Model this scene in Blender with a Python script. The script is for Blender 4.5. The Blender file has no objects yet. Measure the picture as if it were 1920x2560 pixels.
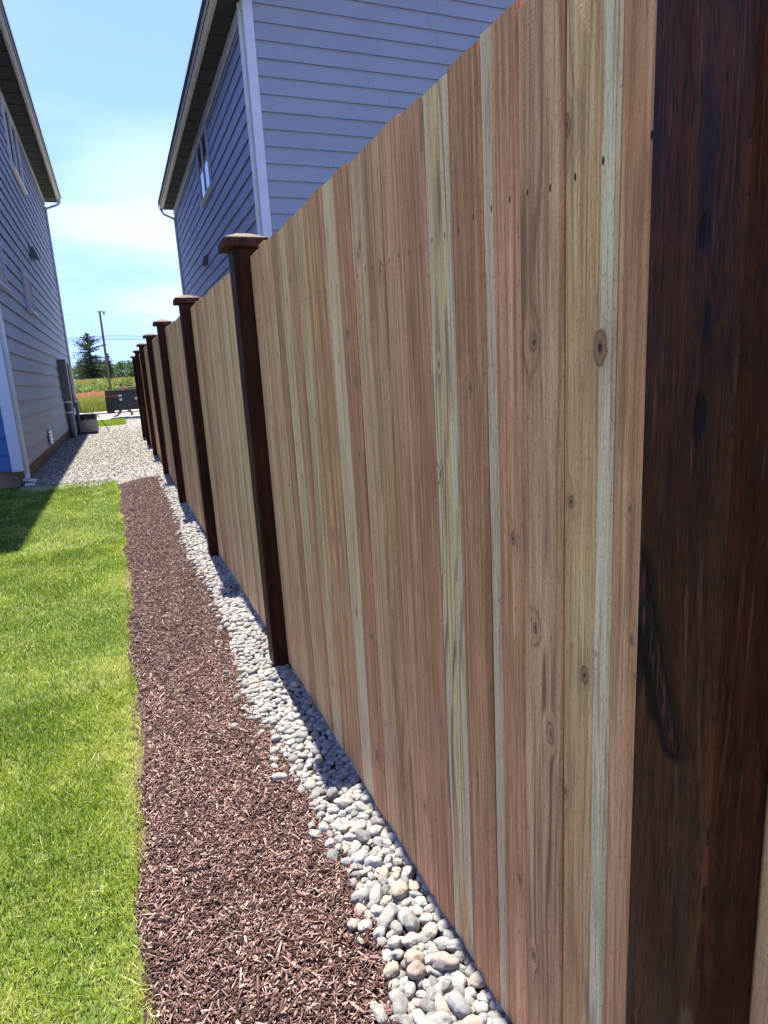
import bpy, math, random
import numpy as np
from mathutils import Vector, Matrix, noise as mnoise
random.seed(7)
rng = np.random.default_rng(11)
R = math.radians
sc = bpy.context.scene
COL = sc.collection

# ------------------------------------------------------------------ camera
CAM_Z = 1.345
YAW, PITCH, ROLL, FPX = 0.376418, 0.217032, -0.057856, 1598.763
cd = bpy.data.cameras.new('camera')
cam = bpy.data.objects.new('camera', cd); COL.objects.link(cam)
cy, sy, cp, sp = math.cos(YAW), math.sin(YAW), math.cos(PITCH), math.sin(PITCH)
fwd = Vector((sy*cp, cy*cp, -sp)); rt = Vector((cy, -sy, 0)); up = rt.cross(fwd)
r2 = math.cos(ROLL)*rt + math.sin(ROLL)*up
u2 = -math.sin(ROLL)*rt + math.cos(ROLL)*up
M = Matrix((r2, u2, -fwd)).transposed().to_4x4()
M.translation = Vector((0, 0, CAM_Z))
cam.matrix_world = M
cd.sensor_fit = 'VERTICAL'; cd.sensor_height = 36.0; cd.lens = FPX/2560*36
cd.clip_start = 0.02; cd.clip_end = 3000
sc.camera = cam
sc.render.resolution_x = 768; sc.render.resolution_y = 1024

# ------------------------------------------------------------------ world, sun, exposure
SUN_EL, SUN_AZ = R(62.8), R(0.9)
w = bpy.data.worlds.new('World'); sc.world = w; w.use_nodes = True
nt = w.node_tree; nt.nodes.clear()
wo = nt.nodes.new('ShaderNodeOutputWorld'); bg = nt.nodes.new('ShaderNodeBackground')
sky = nt.nodes.new('ShaderNodeTexSky'); sky.sky_type = 'NISHITA'; sky.sun_disc = False
sky.sun_elevation = SUN_EL; sky.sun_rotation = SUN_AZ
sky.air_density = 1.0; sky.dust_density = 0.6; sky.ozone_density = 2.2
# thin drawn-out cirrus, part of the sky itself
tc = nt.nodes.new('ShaderNodeTexCoord'); mp = nt.nodes.new('ShaderNodeMapping')
mp.inputs['Scale'].default_value = (1.1, 1.1, 6.5); mp.inputs['Location'].default_value = (2.3, 0.4, 1.15)
mp.inputs['Rotation'].default_value = (R(4), R(7), 0)
nz = nt.nodes.new('ShaderNodeTexNoise'); nz.inputs['Scale'].default_value = 1.3
nz.inputs['Detail'].default_value = 5; nz.inputs['Roughness'].default_value = 0.45
mr = nt.nodes.new('ShaderNodeMapRange'); mr.interpolation_type = 'SMOOTHERSTEP'
mr.inputs['From Min'].default_value = 0.46; mr.inputs['From Max'].default_value = 0.72
mr.inputs['To Min'].default_value = 0.0; mr.inputs['To Max'].default_value = 0.55
mxs = nt.nodes.new('ShaderNodeMix'); mxs.data_type = 'RGBA'
mxs.inputs['B'].default_value = (4.7, 5.9, 6.6, 1)
nt.links.new(tc.outputs['Generated'], mp.inputs['Vector']); nt.links.new(mp.outputs['Vector'], nz.inputs['Vector'])
sx_ = nt.nodes.new('ShaderNodeSeparateXYZ'); nt.links.new(tc.outputs['Generated'], sx_.inputs[0])
lo = nt.nodes.new('ShaderNodeMapRange'); lo.interpolation_type = 'SMOOTHSTEP'; lo.inputs['From Min'].default_value = .42; lo.inputs['From Max'].default_value = .16
lo.inputs['To Min'].default_value = .12; nt.links.new(sx_.outputs[2], lo.inputs['Value'])
ml = nt.nodes.new('ShaderNodeMath'); ml.operation = 'MULTIPLY'
nt.links.new(nz.outputs['Fac'], mr.inputs['Value']); nt.links.new(mr.outputs['Result'], ml.inputs[0]); nt.links.new(lo.outputs['Result'], ml.inputs[1]); nt.links.new(ml.outputs[0], mxs.inputs['Factor'])
# soft shoulder so the bright band round the sun does not burn out
tn = nt.nodes.new('ShaderNodeVectorMath'); tn.operation = 'MULTIPLY'; tn.inputs[1].default_value = (1.12, 1.16, 1.85)
nt.links.new(sky.outputs['Color'], tn.inputs[0])
dv = nt.nodes.new('ShaderNodeVectorMath'); dv.operation = 'MULTIPLY_ADD'; dv.inputs[1].default_value = (.300, .170, .075); dv.inputs[2].default_value = (1, 1, 1)
nt.links.new(tn.outputs[0], dv.inputs[0])
qd = nt.nodes.new('ShaderNodeVectorMath'); qd.operation = 'DIVIDE'
nt.links.new(tn.outputs[0], qd.inputs[0]); nt.links.new(dv.outputs[0], qd.inputs[1])
nt.links.new(qd.outputs[0], mxs.inputs['A']); nt.links.new(mxs.outputs['Result'], bg.inputs['Color'])
bg.inputs['Strength'].default_value = 0.082
nt.links.new(bg.outputs['Background'], wo.inputs['Surface'])
sd = bpy.data.lights.new('sun', 'SUN'); sd.energy = 4.4; sd.angle = R(0.53); sd.color = (1.0, 0.93, 0.82)
sun = bpy.data.objects.new('sun', sd); COL.objects.link(sun)
sdir = Vector((math.sin(SUN_AZ)*math.cos(SUN_EL), math.cos(SUN_AZ)*math.cos(SUN_EL), math.sin(SUN_EL)))
sun.rotation_euler = (-sdir).to_track_quat('-Z', 'Y').to_euler(); sun.location = sdir*60
sc.view_settings.view_transform = 'Standard'; sc.view_settings.look = 'None'
sc.view_settings.exposure = 1.86; sc.view_settings.gamma = 1

# ------------------------------------------------------------------ helpers
def tag(o, label=None, cat=None, group=None, kind=None):
    if label: o['label'] = label
    if cat: o['category'] = cat
    if group: o['group'] = group
    if kind: o['kind'] = kind
    return o

def empty(name, loc=(0, 0, 0)):
    o = bpy.data.objects.new(name, None); COL.objects.link(o); o.location = loc
    o.empty_display_size = 0.1
    return o

def link_mesh(name, me, mat, parent=None):
    o = bpy.data.objects.new(name, me); COL.objects.link(o)
    if mat is not None: me.materials.append(mat)
    if parent is not None:
        o.parent = parent
        if parent.type == 'EMPTY': o.matrix_parent_inverse = Matrix.Translation(-parent.location)
    return o

def mesh_np(name, V, F, mat, parent=None, attrs=None, smooth=False):
    """V (N,3), F (M,k) uniform faces"""
    V = np.asarray(V, dtype=np.float32); F = np.asarray(F, dtype=np.int32)
    me = bpy.data.meshes.new(name)
    k = F.shape[1]
    me.vertices.add(len(V)); me.vertices.foreach_set('co', V.ravel())
    me.loops.add(F.size); me.loops.foreach_set('vertex_index', F.ravel())
    me.polygons.add(len(F)); me.polygons.foreach_set('loop_start', np.arange(0, F.size, k, dtype=np.int32))
    try: me.polygons.foreach_set('loop_total', np.full(len(F), k, dtype=np.int32))
    except Exception: pass
    if smooth: me.polygons.foreach_set('use_smooth', np.ones(len(F), dtype=bool))
    me.update(calc_edges=True); me.validate()
    if attrs:
        for an, (ty, data) in attrs.items():
            a = me.attributes.new(an, ty, 'POINT')
            a.data.foreach_set('value' if ty == 'FLOAT' else 'vector', np.asarray(data, dtype=np.float32).ravel())
    return link_mesh(name, me, mat, parent)

class MB:
    def __init__(s): s.v = []; s.f = []
    def add(s, vs, fs):
        n = len(s.v); s.v += [tuple(p) for p in vs]; s.f += [tuple(i+n for i in f) for f in fs]; return s
    def box(s, a, b):
        x0, y0, z0 = a; x1, y1, z1 = b
        return s.add([(x0,y0,z0),(x1,y0,z0),(x1,y1,z0),(x0,y1,z0),(x0,y0,z1),(x1,y0,z1),(x1,y1,z1),(x0,y1,z1)],
            [(0,3,2,1),(4,5,6,7),(0,1,5,4),(1,2,6,5),(2,3,7,6),(3,0,4,7)])
    def bbox(s, a, b, c=0.004):
        """box with every edge chamfered"""
        a = Vector(a); b = Vector(b); m = (a+b)/2; h = (b-a)/2
        c = min(c, h.x*.45, h.y*.45, h.z*.45)
        idx = {}; vs = []
        for sx in (-1, 1):
            for sy_ in (-1, 1):
                for sz in (-1, 1):
                    for ax in range(3):
                        p = [h.x, h.y, h.z]
                        for j in range(3):
                            if j != ax: p[j] -= c
                        idx[(sx, sy_, sz, ax)] = len(vs)
                        vs.append((m.x+sx*p[0], m.y+sy_*p[1], m.z+sz*p[2]))
        fs = []
        for ax in range(3):
            o1, o2 = [(1, 2), (2, 0), (0, 1)][ax]
            for sgn in (-1, 1):
                q = []
                for (s1, s2) in ((-1,-1),(1,-1),(1,1),(-1,1)):
                    k = [0, 0, 0]; k[ax] = sgn; k[o1] = s1; k[o2] = s2; q.append(idx[(*k, ax)])
                fs.append(q if sgn > 0 else q[::-1])
        for e in range(3):
            o1, o2 = [(1, 2), (2, 0), (0, 1)][e]
            for s1 in (-1, 1):
                for s2 in (-1, 1):
                    def K(se, ax):
                        k = [0, 0, 0]; k[e] = se; k[o1] = s1; k[o2] = s2; return idx[(*k, ax)]
                    q = [K(-1, o1), K(-1, o2), K(1, o2), K(1, o1)]
                    fs.append(q if s1*s2 < 0 else q[::-1])
        for sx in (-1, 1):
            for sy_ in (-1, 1):
                for sz in (-1, 1):
                    q = [idx[(sx, sy_, sz, 0)], idx[(sx, sy_, sz, 1)], idx[(sx, sy_, sz, 2)]]
                    fs.append(q if sx*sy_*sz > 0 else q[::-1])
        return s.add(vs, fs)
    def tube(s, pts, r, n=10, caps=True):
        pts = [Vector(p) for p in pts]
        rs = r if isinstance(r, (list, tuple)) else [r]*len(pts)
        ring0 = None; vs = []; fs = []
        for i, p in enumerate(pts):
            d = (pts[min(i+1, len(pts)-1)]-pts[max(i-1, 0)]).normalized()
            a = d.orthogonal().normalized() if i == 0 else (prev - d*prev.dot(d)).normalized()
            prev = a; b = d.cross(a)
            for k in range(n):
                t = 2*math.pi*k/n
                vs.append(p + (a*math.cos(t)+b*math.sin(t))*rs[i])
        for i in range(len(pts)-1):
            for k in range(n):
                k2 = (k+1) % n
                fs.append((i*n+k, i*n+k2, (i+1)*n+k2, (i+1)*n+k))
        if caps:
            fs.append(tuple(range(n))[::-1]); fs.append(tuple((len(pts)-1)*n+k for k in range(n)))
        return s.add(vs, fs)
    def lathe(s, c, prof, n=40):
        vs = []; fs = []
        for (r, z) in prof:
            for k in range(n):
                t = 2*math.pi*k/n; vs.append((c[0]+r*math.cos(t), c[1]+r*math.sin(t), c[2]+z))
        for i in range(len(prof)-1):
            for k in range(n):
                k2 = (k+1) % n; fs.append((i*n+k, i*n+k2, (i+1)*n+k2, (i+1)*n+k))
        fs.append(tuple(range(n))[::-1]); fs.append(tuple((len(prof)-1)*n+k for k in range(n)))
        return s.add(vs, fs)
    def build(s, name, mat, parent=None, smooth=False):
        me = bpy.data.meshes.new(name); me.from_pydata(s.v, [], s.f); me.update()
        if smooth:
            me.polygons.foreach_set('use_smooth', [True]*len(me.polygons))
            try: me.set_sharp_from_angle(angle=R(40))
            except Exception: pass
        return link_mesh(name, me, mat, parent)

# ---- node mini language
class G:
    def __init__(s, name):
        s.m = bpy.data.materials.new(name); s.m.use_nodes = True; s.t = s.m.node_tree; s.t.nodes.clear()
        s.out = s.t.nodes.new('ShaderNodeOutputMaterial'); s.b = s.t.nodes.new('ShaderNodeBsdfPrincipled')
        s.t.links.new(s.b.outputs[0], s.out.inputs['Surface'])
    def _in(s, sock, v):
        if isinstance(v, bpy.types.NodeSocket): s.t.links.new(v, sock)
        elif isinstance(v, (tuple, list)):
            if len(v) == 3 and sock.type == 'RGBA': v = (*v, 1)
            sock.default_value = v
        else: sock.default_value = v
    def n(s, ty, **kw):
        nd = s.t.nodes.new(ty)
        for k, v in kw.items(): setattr(nd, k, v)
        return nd
    def m_(s, op, a, b=0.0, c=0.0, clamp=False):
        nd = s.n('ShaderNodeMath', operation=op); nd.use_clamp = clamp
        s._in(nd.inputs[0], a)
        if len(nd.inputs) > 1: s._in(nd.inputs[1], b)
        if len(nd.inputs) > 2 and op in ('MULTIPLY_ADD', 'WRAP', 'SMOOTH_MIN'): s._in(nd.inputs[2], c)
        return nd.outputs[0]
    def mix(s, f, a, b, mode='MIX'):
        nd = s.n('ShaderNodeMix', data_type='RGBA', blend_type=mode)
        s._in(nd.inputs['Factor'], f); s._in(nd.inputs[6], a); s._in(nd.inputs[7], b); return nd.outputs[2]
    def noise(s, vec, scale=1.0, detail=3, rough=0.5, dist=0.0, col=False):
        nd = s.n('ShaderNodeTexNoise'); nd.inputs['Scale'].default_value = scale
        nd.inputs['Detail'].default_value = detail; nd.inputs['Roughness'].default_value = rough
        nd.inputs['Distortion'].default_value = dist
        if vec is not None: s._in(nd.inputs['Vector'], vec)
        return nd.outputs['Color' if col else 'Fac']
    def ss(s, v, a, b, lo=0.0, hi=1.0):
        nd = s.n('ShaderNodeMapRange', interpolation_type='SMOOTHSTEP'); s._in(nd.inputs['Value'], v)
        s._in(nd.inputs['From Min'], a); s._in(nd.inputs['From Max'], b); nd.inputs['To Min'].default_value = lo
        nd.inputs['To Max'].default_value = hi; return nd.outputs['Result']
    def lin(s, v, a, b, lo=0.0, hi=1.0):
        nd = s.n('ShaderNodeMapRange'); s._in(nd.inputs['Value'], v)
        nd.inputs['From Min'].default_value = a; nd.inputs['From Max'].default_value = b
        nd.inputs['To Min'].default_value = lo; nd.inputs['To Max'].default_value = hi; return nd.outputs['Result']
    def xyz(s, x, y, z):
        nd = s.n('ShaderNodeCombineXYZ'); s._in(nd.inputs[0], x); s._in(nd.inputs[1], y); s._in(nd.inputs[2], z); return nd.outputs[0]
    def sep(s, v):
        nd = s.n('ShaderNodeSeparateXYZ'); s._in(nd.inputs[0], v); return nd.outputs
    def attr(s, name, which='Fac'):
        nd = s.n('ShaderNodeAttribute', attribute_name=name); return nd.outputs[which]
    def obj(s):
        nd = s.n('ShaderNodeTexCoord'); return nd.outputs['Object']
    def vmul(s, v, k):
        nd = s.n('ShaderNodeVectorMath', operation='MULTIPLY'); s._in(nd.inputs[0], v); nd.inputs[1].default_value = k; return nd.outputs[0]
    def ramp(s, f, stops):
        nd = s.n('ShaderNodeValToRGB'); s._in(nd.inputs[0], f); cr = nd.color_ramp
        while len(cr.elements) < len(stops): cr.elements.new(0.5)
        for e, (p, c) in zip(cr.elements, stops): e.position = p; e.color = (*c, 1)
        return nd.outputs[0]
    def bump(s, h, strength=0.3, dist=0.01, prev=None):
        nd = s.n('ShaderNodeBump'); nd.inputs['Strength'].default_value = strength; nd.inputs['Distance'].default_value = dist
        s._in(nd.inputs['Height'], h)
        if prev is not None: s._in(nd.inputs['Normal'], prev)
        return nd.outputs[0]
    def done(s, col=None, rough=0.6, normal=None, spec=0.4, metal=0.0, **kw):
        if col is not None: s._in(s.b.inputs['Base Color'], col)
        s._in(s.b.inputs['Roughness'], rough); s.b.inputs['Specular IOR Level'].default_value = spec
        s.b.inputs['Metallic'].default_value = metal
        if normal is not None: s._in(s.b.inputs['Normal'], normal)
        for k, v in kw.items(): s._in(s.b.inputs[k], v)
        return s.m

def simple(name, c1, c2=None, scale=8.0, rough=0.6, bs=0.0, bscale=60, spec=0.4, metal=0.0, stretch=None, bd=0.002):
    g = G(name); v = g.obj()
    if stretch: v = g.vmul(v, stretch)
    c2 = c2 or tuple(x*0.75 for x in c1)
    col = g.mix(g.ss(g.noise(v, scale, 5, .6), .3, .7), c1, c2)
    nr = g.bump(g.noise(v, bscale, 4, .6), bs, bd) if bs else None
    return g.done(col, rough, nr, spec, metal)

def smst(a, b, x):
    t = np.clip((x-a)/(b-a), 0, 1); return t*t*(3-2*t)

def gz(x, y):
    """ground height"""
    x = np.asarray(x, float); y = np.asarray(y, float)
    z = 0.115*smst(3.0, 12.0, y)*smst(-0.5, 0.35, x)*(1-smst(19, 26, y))
    z = z + 2.6*smst(46, 150, y)
    return z

# ------------------------------------------------------------------ materials of the setting
def ground_mat():
    g = G('bare_soil'); v = g.obj()
    n = g.noise(v, 3.0, 8, .65)
    c = g.ramp(n, [(.3, (.10, .085, .065)), (.6, (.19, .165, .13)), (.8, (.25, .22, .18))])
    return g.done(c, .9, g.bump(g.noise(v, 40, 5, .7), .5, .01))
def lawn_mat():
    g = G('lawn_thatch'); v = g.obj()
    n = g.noise(v, 60, 6, .7); n2 = g.noise(v, 2.2, 4, .6)
    c = g.ramp(n, [(.3, (.035, .055, .012)), (.55, (.09, .13, .02)), (.75, (.2, .2, .07))])
    c = g.mix(g.ss(n2, .5, .7), c, (.14, .15, .04))
    return g.done(c, .9, g.bump(n, .8, .01))
def mulch_mat():
    g = G('mulch_bed_soil'); v = g.obj()
    n = g.noise(g.vmul(v, (1, 1.6, 1)), 90, 6, .75)
    c = g.ramp(n, [(.3, (.02, .010, .009)), (.55, (.07, .035, .03)), (.75, (.16, .085, .07))])
    return g.done(c, .9, g.bump(n, 1.0, .015))
def gravel_mat():
    g = G('crushed_gravel'); v = g.obj()
    nd = g.n('ShaderNodeTexVoronoi'); nd.inputs['Scale'].default_value = 55; g._in(nd.inputs['Vector'], v)
    n = g.noise(v, .9, 4, .6)
    rnd = g.sep(nd.outputs['Color'])[0]
    c = g.ramp(rnd, [(.0, (.10, .095, .085)), (.35, (.20, .19, .17)), (.7, (.30, .285, .25)), (1, (.42, .40, .36))])
    c = g.mix(g.m_('MULTIPLY', g.ss(n, .45, .75), .35), c, (.25, .22, .17))
    return g.done(c, .85, g.bump(g.m_('MULTIPLY', nd.outputs['Distance'], -1.0), 1.0, .012))
def concrete_mat(name, a=(.42, .41, .39), b=(.30, .29, .27), sc_=6):
    g = G(name); v = g.obj()
    n = g.noise(v, sc_, 7, .65); n2 = g.noise(v, sc_*14, 4, .7)
    c = g.mix(g.ss(n, .35, .7), a, b); c = g.mix(g.m_('MULTIPLY', g.ss(n2, .55, .8), .4), c, tuple(x*.6 for x in b))
    return g.done(c, .85, g.bump(n2, .35, .004))
m_ground = ground_mat(); m_lawn = lawn_mat(); m_mulchbed = mulch_mat(); m_gravelbed = gravel_mat()
m_concrete = concrete_mat('pavement_concrete', (.50, .49, .46), (.40, .39, .37))
m_asphalt = simple('asphalt', (.10, .10, .105), (.16, .16, .165), 3, .85, .5, 150, bd=.005)
def field_mat():
    g = G('field_soil'); v = g.obj()
    n = g.noise(g.vmul(v, (.3, 1, 1)), .5, 6, .7)
    c = g.ramp(n, [(.3, (.22, .22, .05)), (.5, (.38, .33, .09)), (.7, (.48, .38, .15))])
    return g.done(c, .95, g.bump(g.noise(v, 6, 6, .7), .8, .1))
m_field = field_mat()

# ------------------------------------------------------------------ ground sheets
def sheet(name, xs, ys, mat, dz=0.0, jitter=None):
    xs = np.asarray(xs, float); ys = np.asarray(ys, float)
    X, Y = np.meshgrid(xs, ys); Z = gz(X, Y)+dz
    V = np.stack([X, Y, Z], -1).reshape(-1, 3); nx, ny = len(xs), len(ys)
    i = np.arange((ny-1)*(nx-1)); r_ = i//(nx-1); c_ = i % (nx-1); a = r_*nx+c_
    F = np.stack([a, a+1, a+nx+1, a+nx], 1)
    return tag(mesh_np(name, V, F, mat), kind='structure')
sheet('ground', [-900, -200, -60, -20, -8, -4, -2, -1, -.5, -.3, -.1, .1, .35, .6, 1, 2, 4, 8, 20, 60, 200, 900],
      [-60, -10, -4, 0]+list(np.arange(1, 46, 1.0))+list(np.arange(48, 160, 4.0))+[200, 400, 1500], m_ground, -0.012)
sheet('lawn', np.r_[-9, -6, np.arange(-4, -.15, .25), -.13], np.r_[-3, np.arange(-2, 10.11, .4)], m_lawn, -0.004)
sheet('mulch_bed', np.linspace(-.13, .62, 8), np.r_[-3, np.arange(-2, 9.55, .4)], m_mulchbed, 0.0)
sheet('gravel_yard', np.r_[-1.50, -1.2, np.arange(-1, .8, .15), 1.6, 2.5], np.r_[9.35, np.arange(9.6, 28.8, .5), 28.9], m_gravelbed, -0.008)
# road, kerbs and pavement crossing behind the houses
def slab(name, y0, y1, z0, z1, mat, x0=-60, x1=60):
    b = MB(); b.box((x0, y0, z0), (x1, y1, z1)); return tag(b.build(name, mat), kind='structure')
slab('pavement', 28.9, 31.4, -.3, .03, m_concrete)
slab('kerb', 31.402, 31.55, -.3, .05, m_concrete)
slab('road', 31.552, 36.4, -.35, -.07, m_asphalt)
slab('kerb', 36.402, 36.6, -.3, .06, m_concrete)
slab('pavement', 36.602, 37.9, -.3, .045, m_concrete)
sheet('field', list(np.linspace(-120, 120, 25)), [37.9]+list(np.arange(40, 160, 4.0))+[200], m_field, 0.01)

# ------------------------------------------------------------------ wood
def wood_mat(name, A, B, line=(.10, .055, .035), ls=.5, lf=110.0, warp=.35, sap=(), knots=(), streak=.55, seed=0.0, sapcol=(.50, .45, .36), tintn=True, rough=.72, nails=True, bmp=.5):
    A = tuple(a*.86+m*.14 for a, m in zip(A, (.360, .260, .170))); B = tuple(a*.86+m*.14 for a, m in zip(B, (.28, .185, .115)))
    A = tuple(min(.8, a*k) for a, k in zip(A, (2.16, 1.66, 1.12))); B = tuple(min(.8, a*k) for a, k in zip(B, (2.06, 1.50, .94)))
    sapcol = tuple(min(.85, a*k) for a, k in zip(sapcol, (1.62, 1.33, .98)))
    """cedar board. board coordinates in metres: u across, v up"""
    g = G(name)
    uvw = g.sep(g.attr('bc', 'Vector')); u, v, s_ = uvw[0], uvw[1], uvw[2]
    s1 = g.m_('ADD', s_, seed)
    N = g.noise(g.xyz(g.m_('MULTIPLY', u, 9.0), g.m_('MULTIPLY', v, .55), s1), 1.0, 3, .5)
    small = g.noise(g.xyz(g.m_('MULTIPLY', u, 30.0), g.m_('MULTIPLY', v, 2.5), s1), 1.0, 3, .6)
    phase = g.m_('ADD', g.m_('MULTIPLY', u, lf), g.m_('MULTIPLY', N, warp*lf))
    phase = g.m_('ADD', phase, g.m_('MULTIPLY', small, 1.6))
    kd = []
    knn = g.noise(g.xyz(g.m_('MULTIPLY', u, 70.0), g.m_('MULTIPLY', v, 45.0), s1), 1.0, 3, .6) if knots else None
    for (ku, kv, kr) in knots:
        du = g.m_('DIVIDE', g.m_('SUBTRACT', u, ku), kr*.62); dv = g.m_('DIVIDE', g.m_('SUBTRACT', v, kv), kr*1.05)
        d2 = g.m_('ADD', g.m_('MULTIPLY', du, du), g.m_('MULTIPLY', dv, dv))
        d = g.m_('SQRT', d2)
        d = g.m_('ADD', d, g.m_('MULTIPLY', g.m_('SUBTRACT', knn, .5), .95))
        halo = g.m_('EXPONENT', g.m_('MULTIPLY', d2, -.22))
        phase = g.m_('ADD', phase, g.m_('MULTIPLY', halo, 9.0))
        kd.append((d, halo, kr))
    ring = g.m_('MULTIPLY_ADD', g.m_('SINE', phase), .5, .5)
    ring = g.m_('POWER', ring, 5.0)
    fine = g.noise(g.xyz(g.m_('MULTIPLY', u, 290.0), g.m_('MULTIPLY', v, 5.0), s1), 1.0, 4, .7)
    broad = g.noise(g.xyz(g.m_('MULTIPLY', u, 16.0), g.m_('MULTIPLY', v, .8), g.m_('ADD', s1, 31.7)), 1.0, 4, .55)
    blot = g.noise(g.xyz(g.m_('MULTIPLY', u, 9.0), g.m_('MULTIPLY', v, 3.2), g.m_('ADD', s1, 11.1)), 1.0, 4, .6)
    col = g.mix(g.ss(broad, .3, .7), A, B)
    col = g.mix(g.m_('MULTIPLY', g.ss(blot, .52, .78), .55), col, tuple(x*.62 for x in B))
    mid = g.noise(g.xyz(g.m_('MULTIPLY', u, 95.0), g.m_('MULTIPLY', v, 1.6), g.m_('ADD', s1, 21.0)), 1.0, 3, .6)
    col = g.mix(g.m_('MULTIPLY', g.ss(mid, .50, .64), .62), col, tuple(x*.58 for x in B))
    col = g.mix(g.m_('MULTIPLY', g.ss(mid, .45, .30), .55), col, tuple(min(.9, x*1.35+.02) for x in A))
    pale = tuple(min(1, x*1.3+.015) for x in A)
    col = g.mix(g.m_('MULTIPLY', g.ss(blot, .45, .22), .45), col, pale)
    for (u0, u1) in sap:
        wv = g.m_('MULTIPLY', g.m_('SUBTRACT', N, .5), .022)
        uu = g.m_('ADD', u, wv)
        a = g.ss(uu, u0-.003, u0+.003) if u0 > .001 else 1.0
        b = g.ss(uu, u1-.003, u1+.003, 1, 0) if u1 < .099 else 1.0
        f = g.m_('MULTIPLY', a, b)
        col = g.mix(g.m_('MULTIPLY', f, .85), col, sapcol)
    patch = g.ss(g.noise(g.xyz(g.m_('MULTIPLY', u, 20.0), g.m_('MULTIPLY', v, 1.1), g.m_('ADD', s1, 5.5)), 1.0, 3, .5), .35, .65)
    lstr = g.m_('MULTIPLY', g.m_('MULTIPLY', ring, ls), g.m_('MULTIPLY_ADD', patch, .8, .2))
    col = g.mix(lstr, col, line)
    col = g.mix(g.m_('MULTIPLY', g.ss(fine, .50, .60), streak), col, tuple(x*.55 for x in B))
    # short dark checks
    chk = g.noise(g.xyz(g.m_('MULTIPLY', u, 260.0), g.m_('MULTIPLY', v, 16.0), g.m_('ADD', s1, 3.3)), 1.0, 2, .5)
    chm = g.noise(g.xyz(g.m_('MULTIPLY', u, 15.0), g.m_('MULTIPLY', v, 2.0), g.m_('ADD', s1, 8.3)), 1.0, 2, .5)
    chk = g.m_('MULTIPLY', g.ss(chk, .68, .74), g.ss(chm, .5, .65))
    col = g.mix(g.m_('MULTIPLY', chk, .45), col, (.06, .03, .02))
    for (d, halo, kr) in kd:
        col = g.mix(g.m_('MULTIPLY', halo, .5), col, (.36, .20, .11))
        rr = g.m_('POWER', g.m_('MULTIPLY_ADD', g.m_('SINE', g.m_('MULTIPLY', d, 9.0)), .5, .5), 2.0)
        kc = g.mix(g.m_('MULTIPLY', rr, .5), (.38, .19, .10), (.15, .065, .035))
        col = g.mix(g.ss(d, .62, .85, 1, 0), col, kc)
        col = g.mix(g.m_('MULTIPLY', g.ss(g.m_('ABSOLUTE', g.m_('SUBTRACT', d, .72)), .0, .2, 1, 0), .55), col, (.09, .035, .018))
        col = g.mix(g.ss(d, .12, .3, 1, 0), col, (.06, .025, .015))
    h = g.m_('ADD', g.m_('MULTIPLY', ring, -.5), g.m_('MULTIPLY', fine, .8))
    # saw marks across the board
    saw = g.m_('SINE', g.m_('ADD', g.m_('MULTIPLY', v, 900.0), g.m_('MULTIPLY', small, 14.0)))
    h = g.m_('ADD', h, g.m_('MULTIPLY', saw, .06)); h = g.m_('ADD', h, g.m_('MULTIPLY', chk, -1.0))
    fuzz = g.noise(g.xyz(g.m_('MULTIPLY', u, 500.0), g.m_('MULTIPLY', v, 300.0), s1), 1.0, 3, .6)
    h = g.m_('ADD', h, g.m_('MULTIPLY', fuzz, .55))
    if nails:
        nu = g.m_('SUBTRACT', g.m_('ABSOLUTE', g.m_('SUBTRACT', u, .05)), .026)
        for nv in (1.578, .93, .27):
            a = g.m_('DIVIDE', nu, .0021); off = g.m_('MULTIPLY', g.m_('SUBTRACT', g.m_('FRACT', g.m_('MULTIPLY', g.m_('SINE', g.m_('MULTIPLY_ADD', s_, 7.13, g.m_('MULTIPLY', g.m_('GREATER_THAN', u, .05), 3.3))), 77.7)), .5), .011); b = g.m_('DIVIDE', g.m_('SUBTRACT', g.m_('SUBTRACT', v, nv), off), .0055)
            b = g.m_('ADD', b, g.m_('MULTIPLY', g.m_('SUBTRACT', N, .5), 6.0)) if nv != 1.578 else b
            dd = g.m_('SQRT', g.m_('ADD', g.m_('MULTIPLY', a, a), g.m_('MULTIPLY', b, b)))
            f = g.ss(dd, .7, 1.15, 1, 0)
            if nv != 1.578: f = g.m_('MULTIPLY', f, .5)
            col = g.mix(f, col, (.018, .014, .013)); h = g.m_('ADD', h, g.m_('MULTIPLY', f, -2.0))
    spk = g.noise(g.xyz(g.m_('MULTIPLY', u, 300.0), g.m_('MULTIPLY', v, 120.0), s1), 1.0, 3, .7)
    col = g.mix(g.m_('MULTIPLY', g.ss(spk, .54, .64), .40), col, tuple(x*.45 for x in B))
    col = g.mix(g.m_('MULTIPLY', g.ss(spk, .42, .28), .22), col, tuple(min(.9, x*1.4) for x in A))
    return g.done(col, rough, g.bump(h, bmp, .0020), .2)

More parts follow.
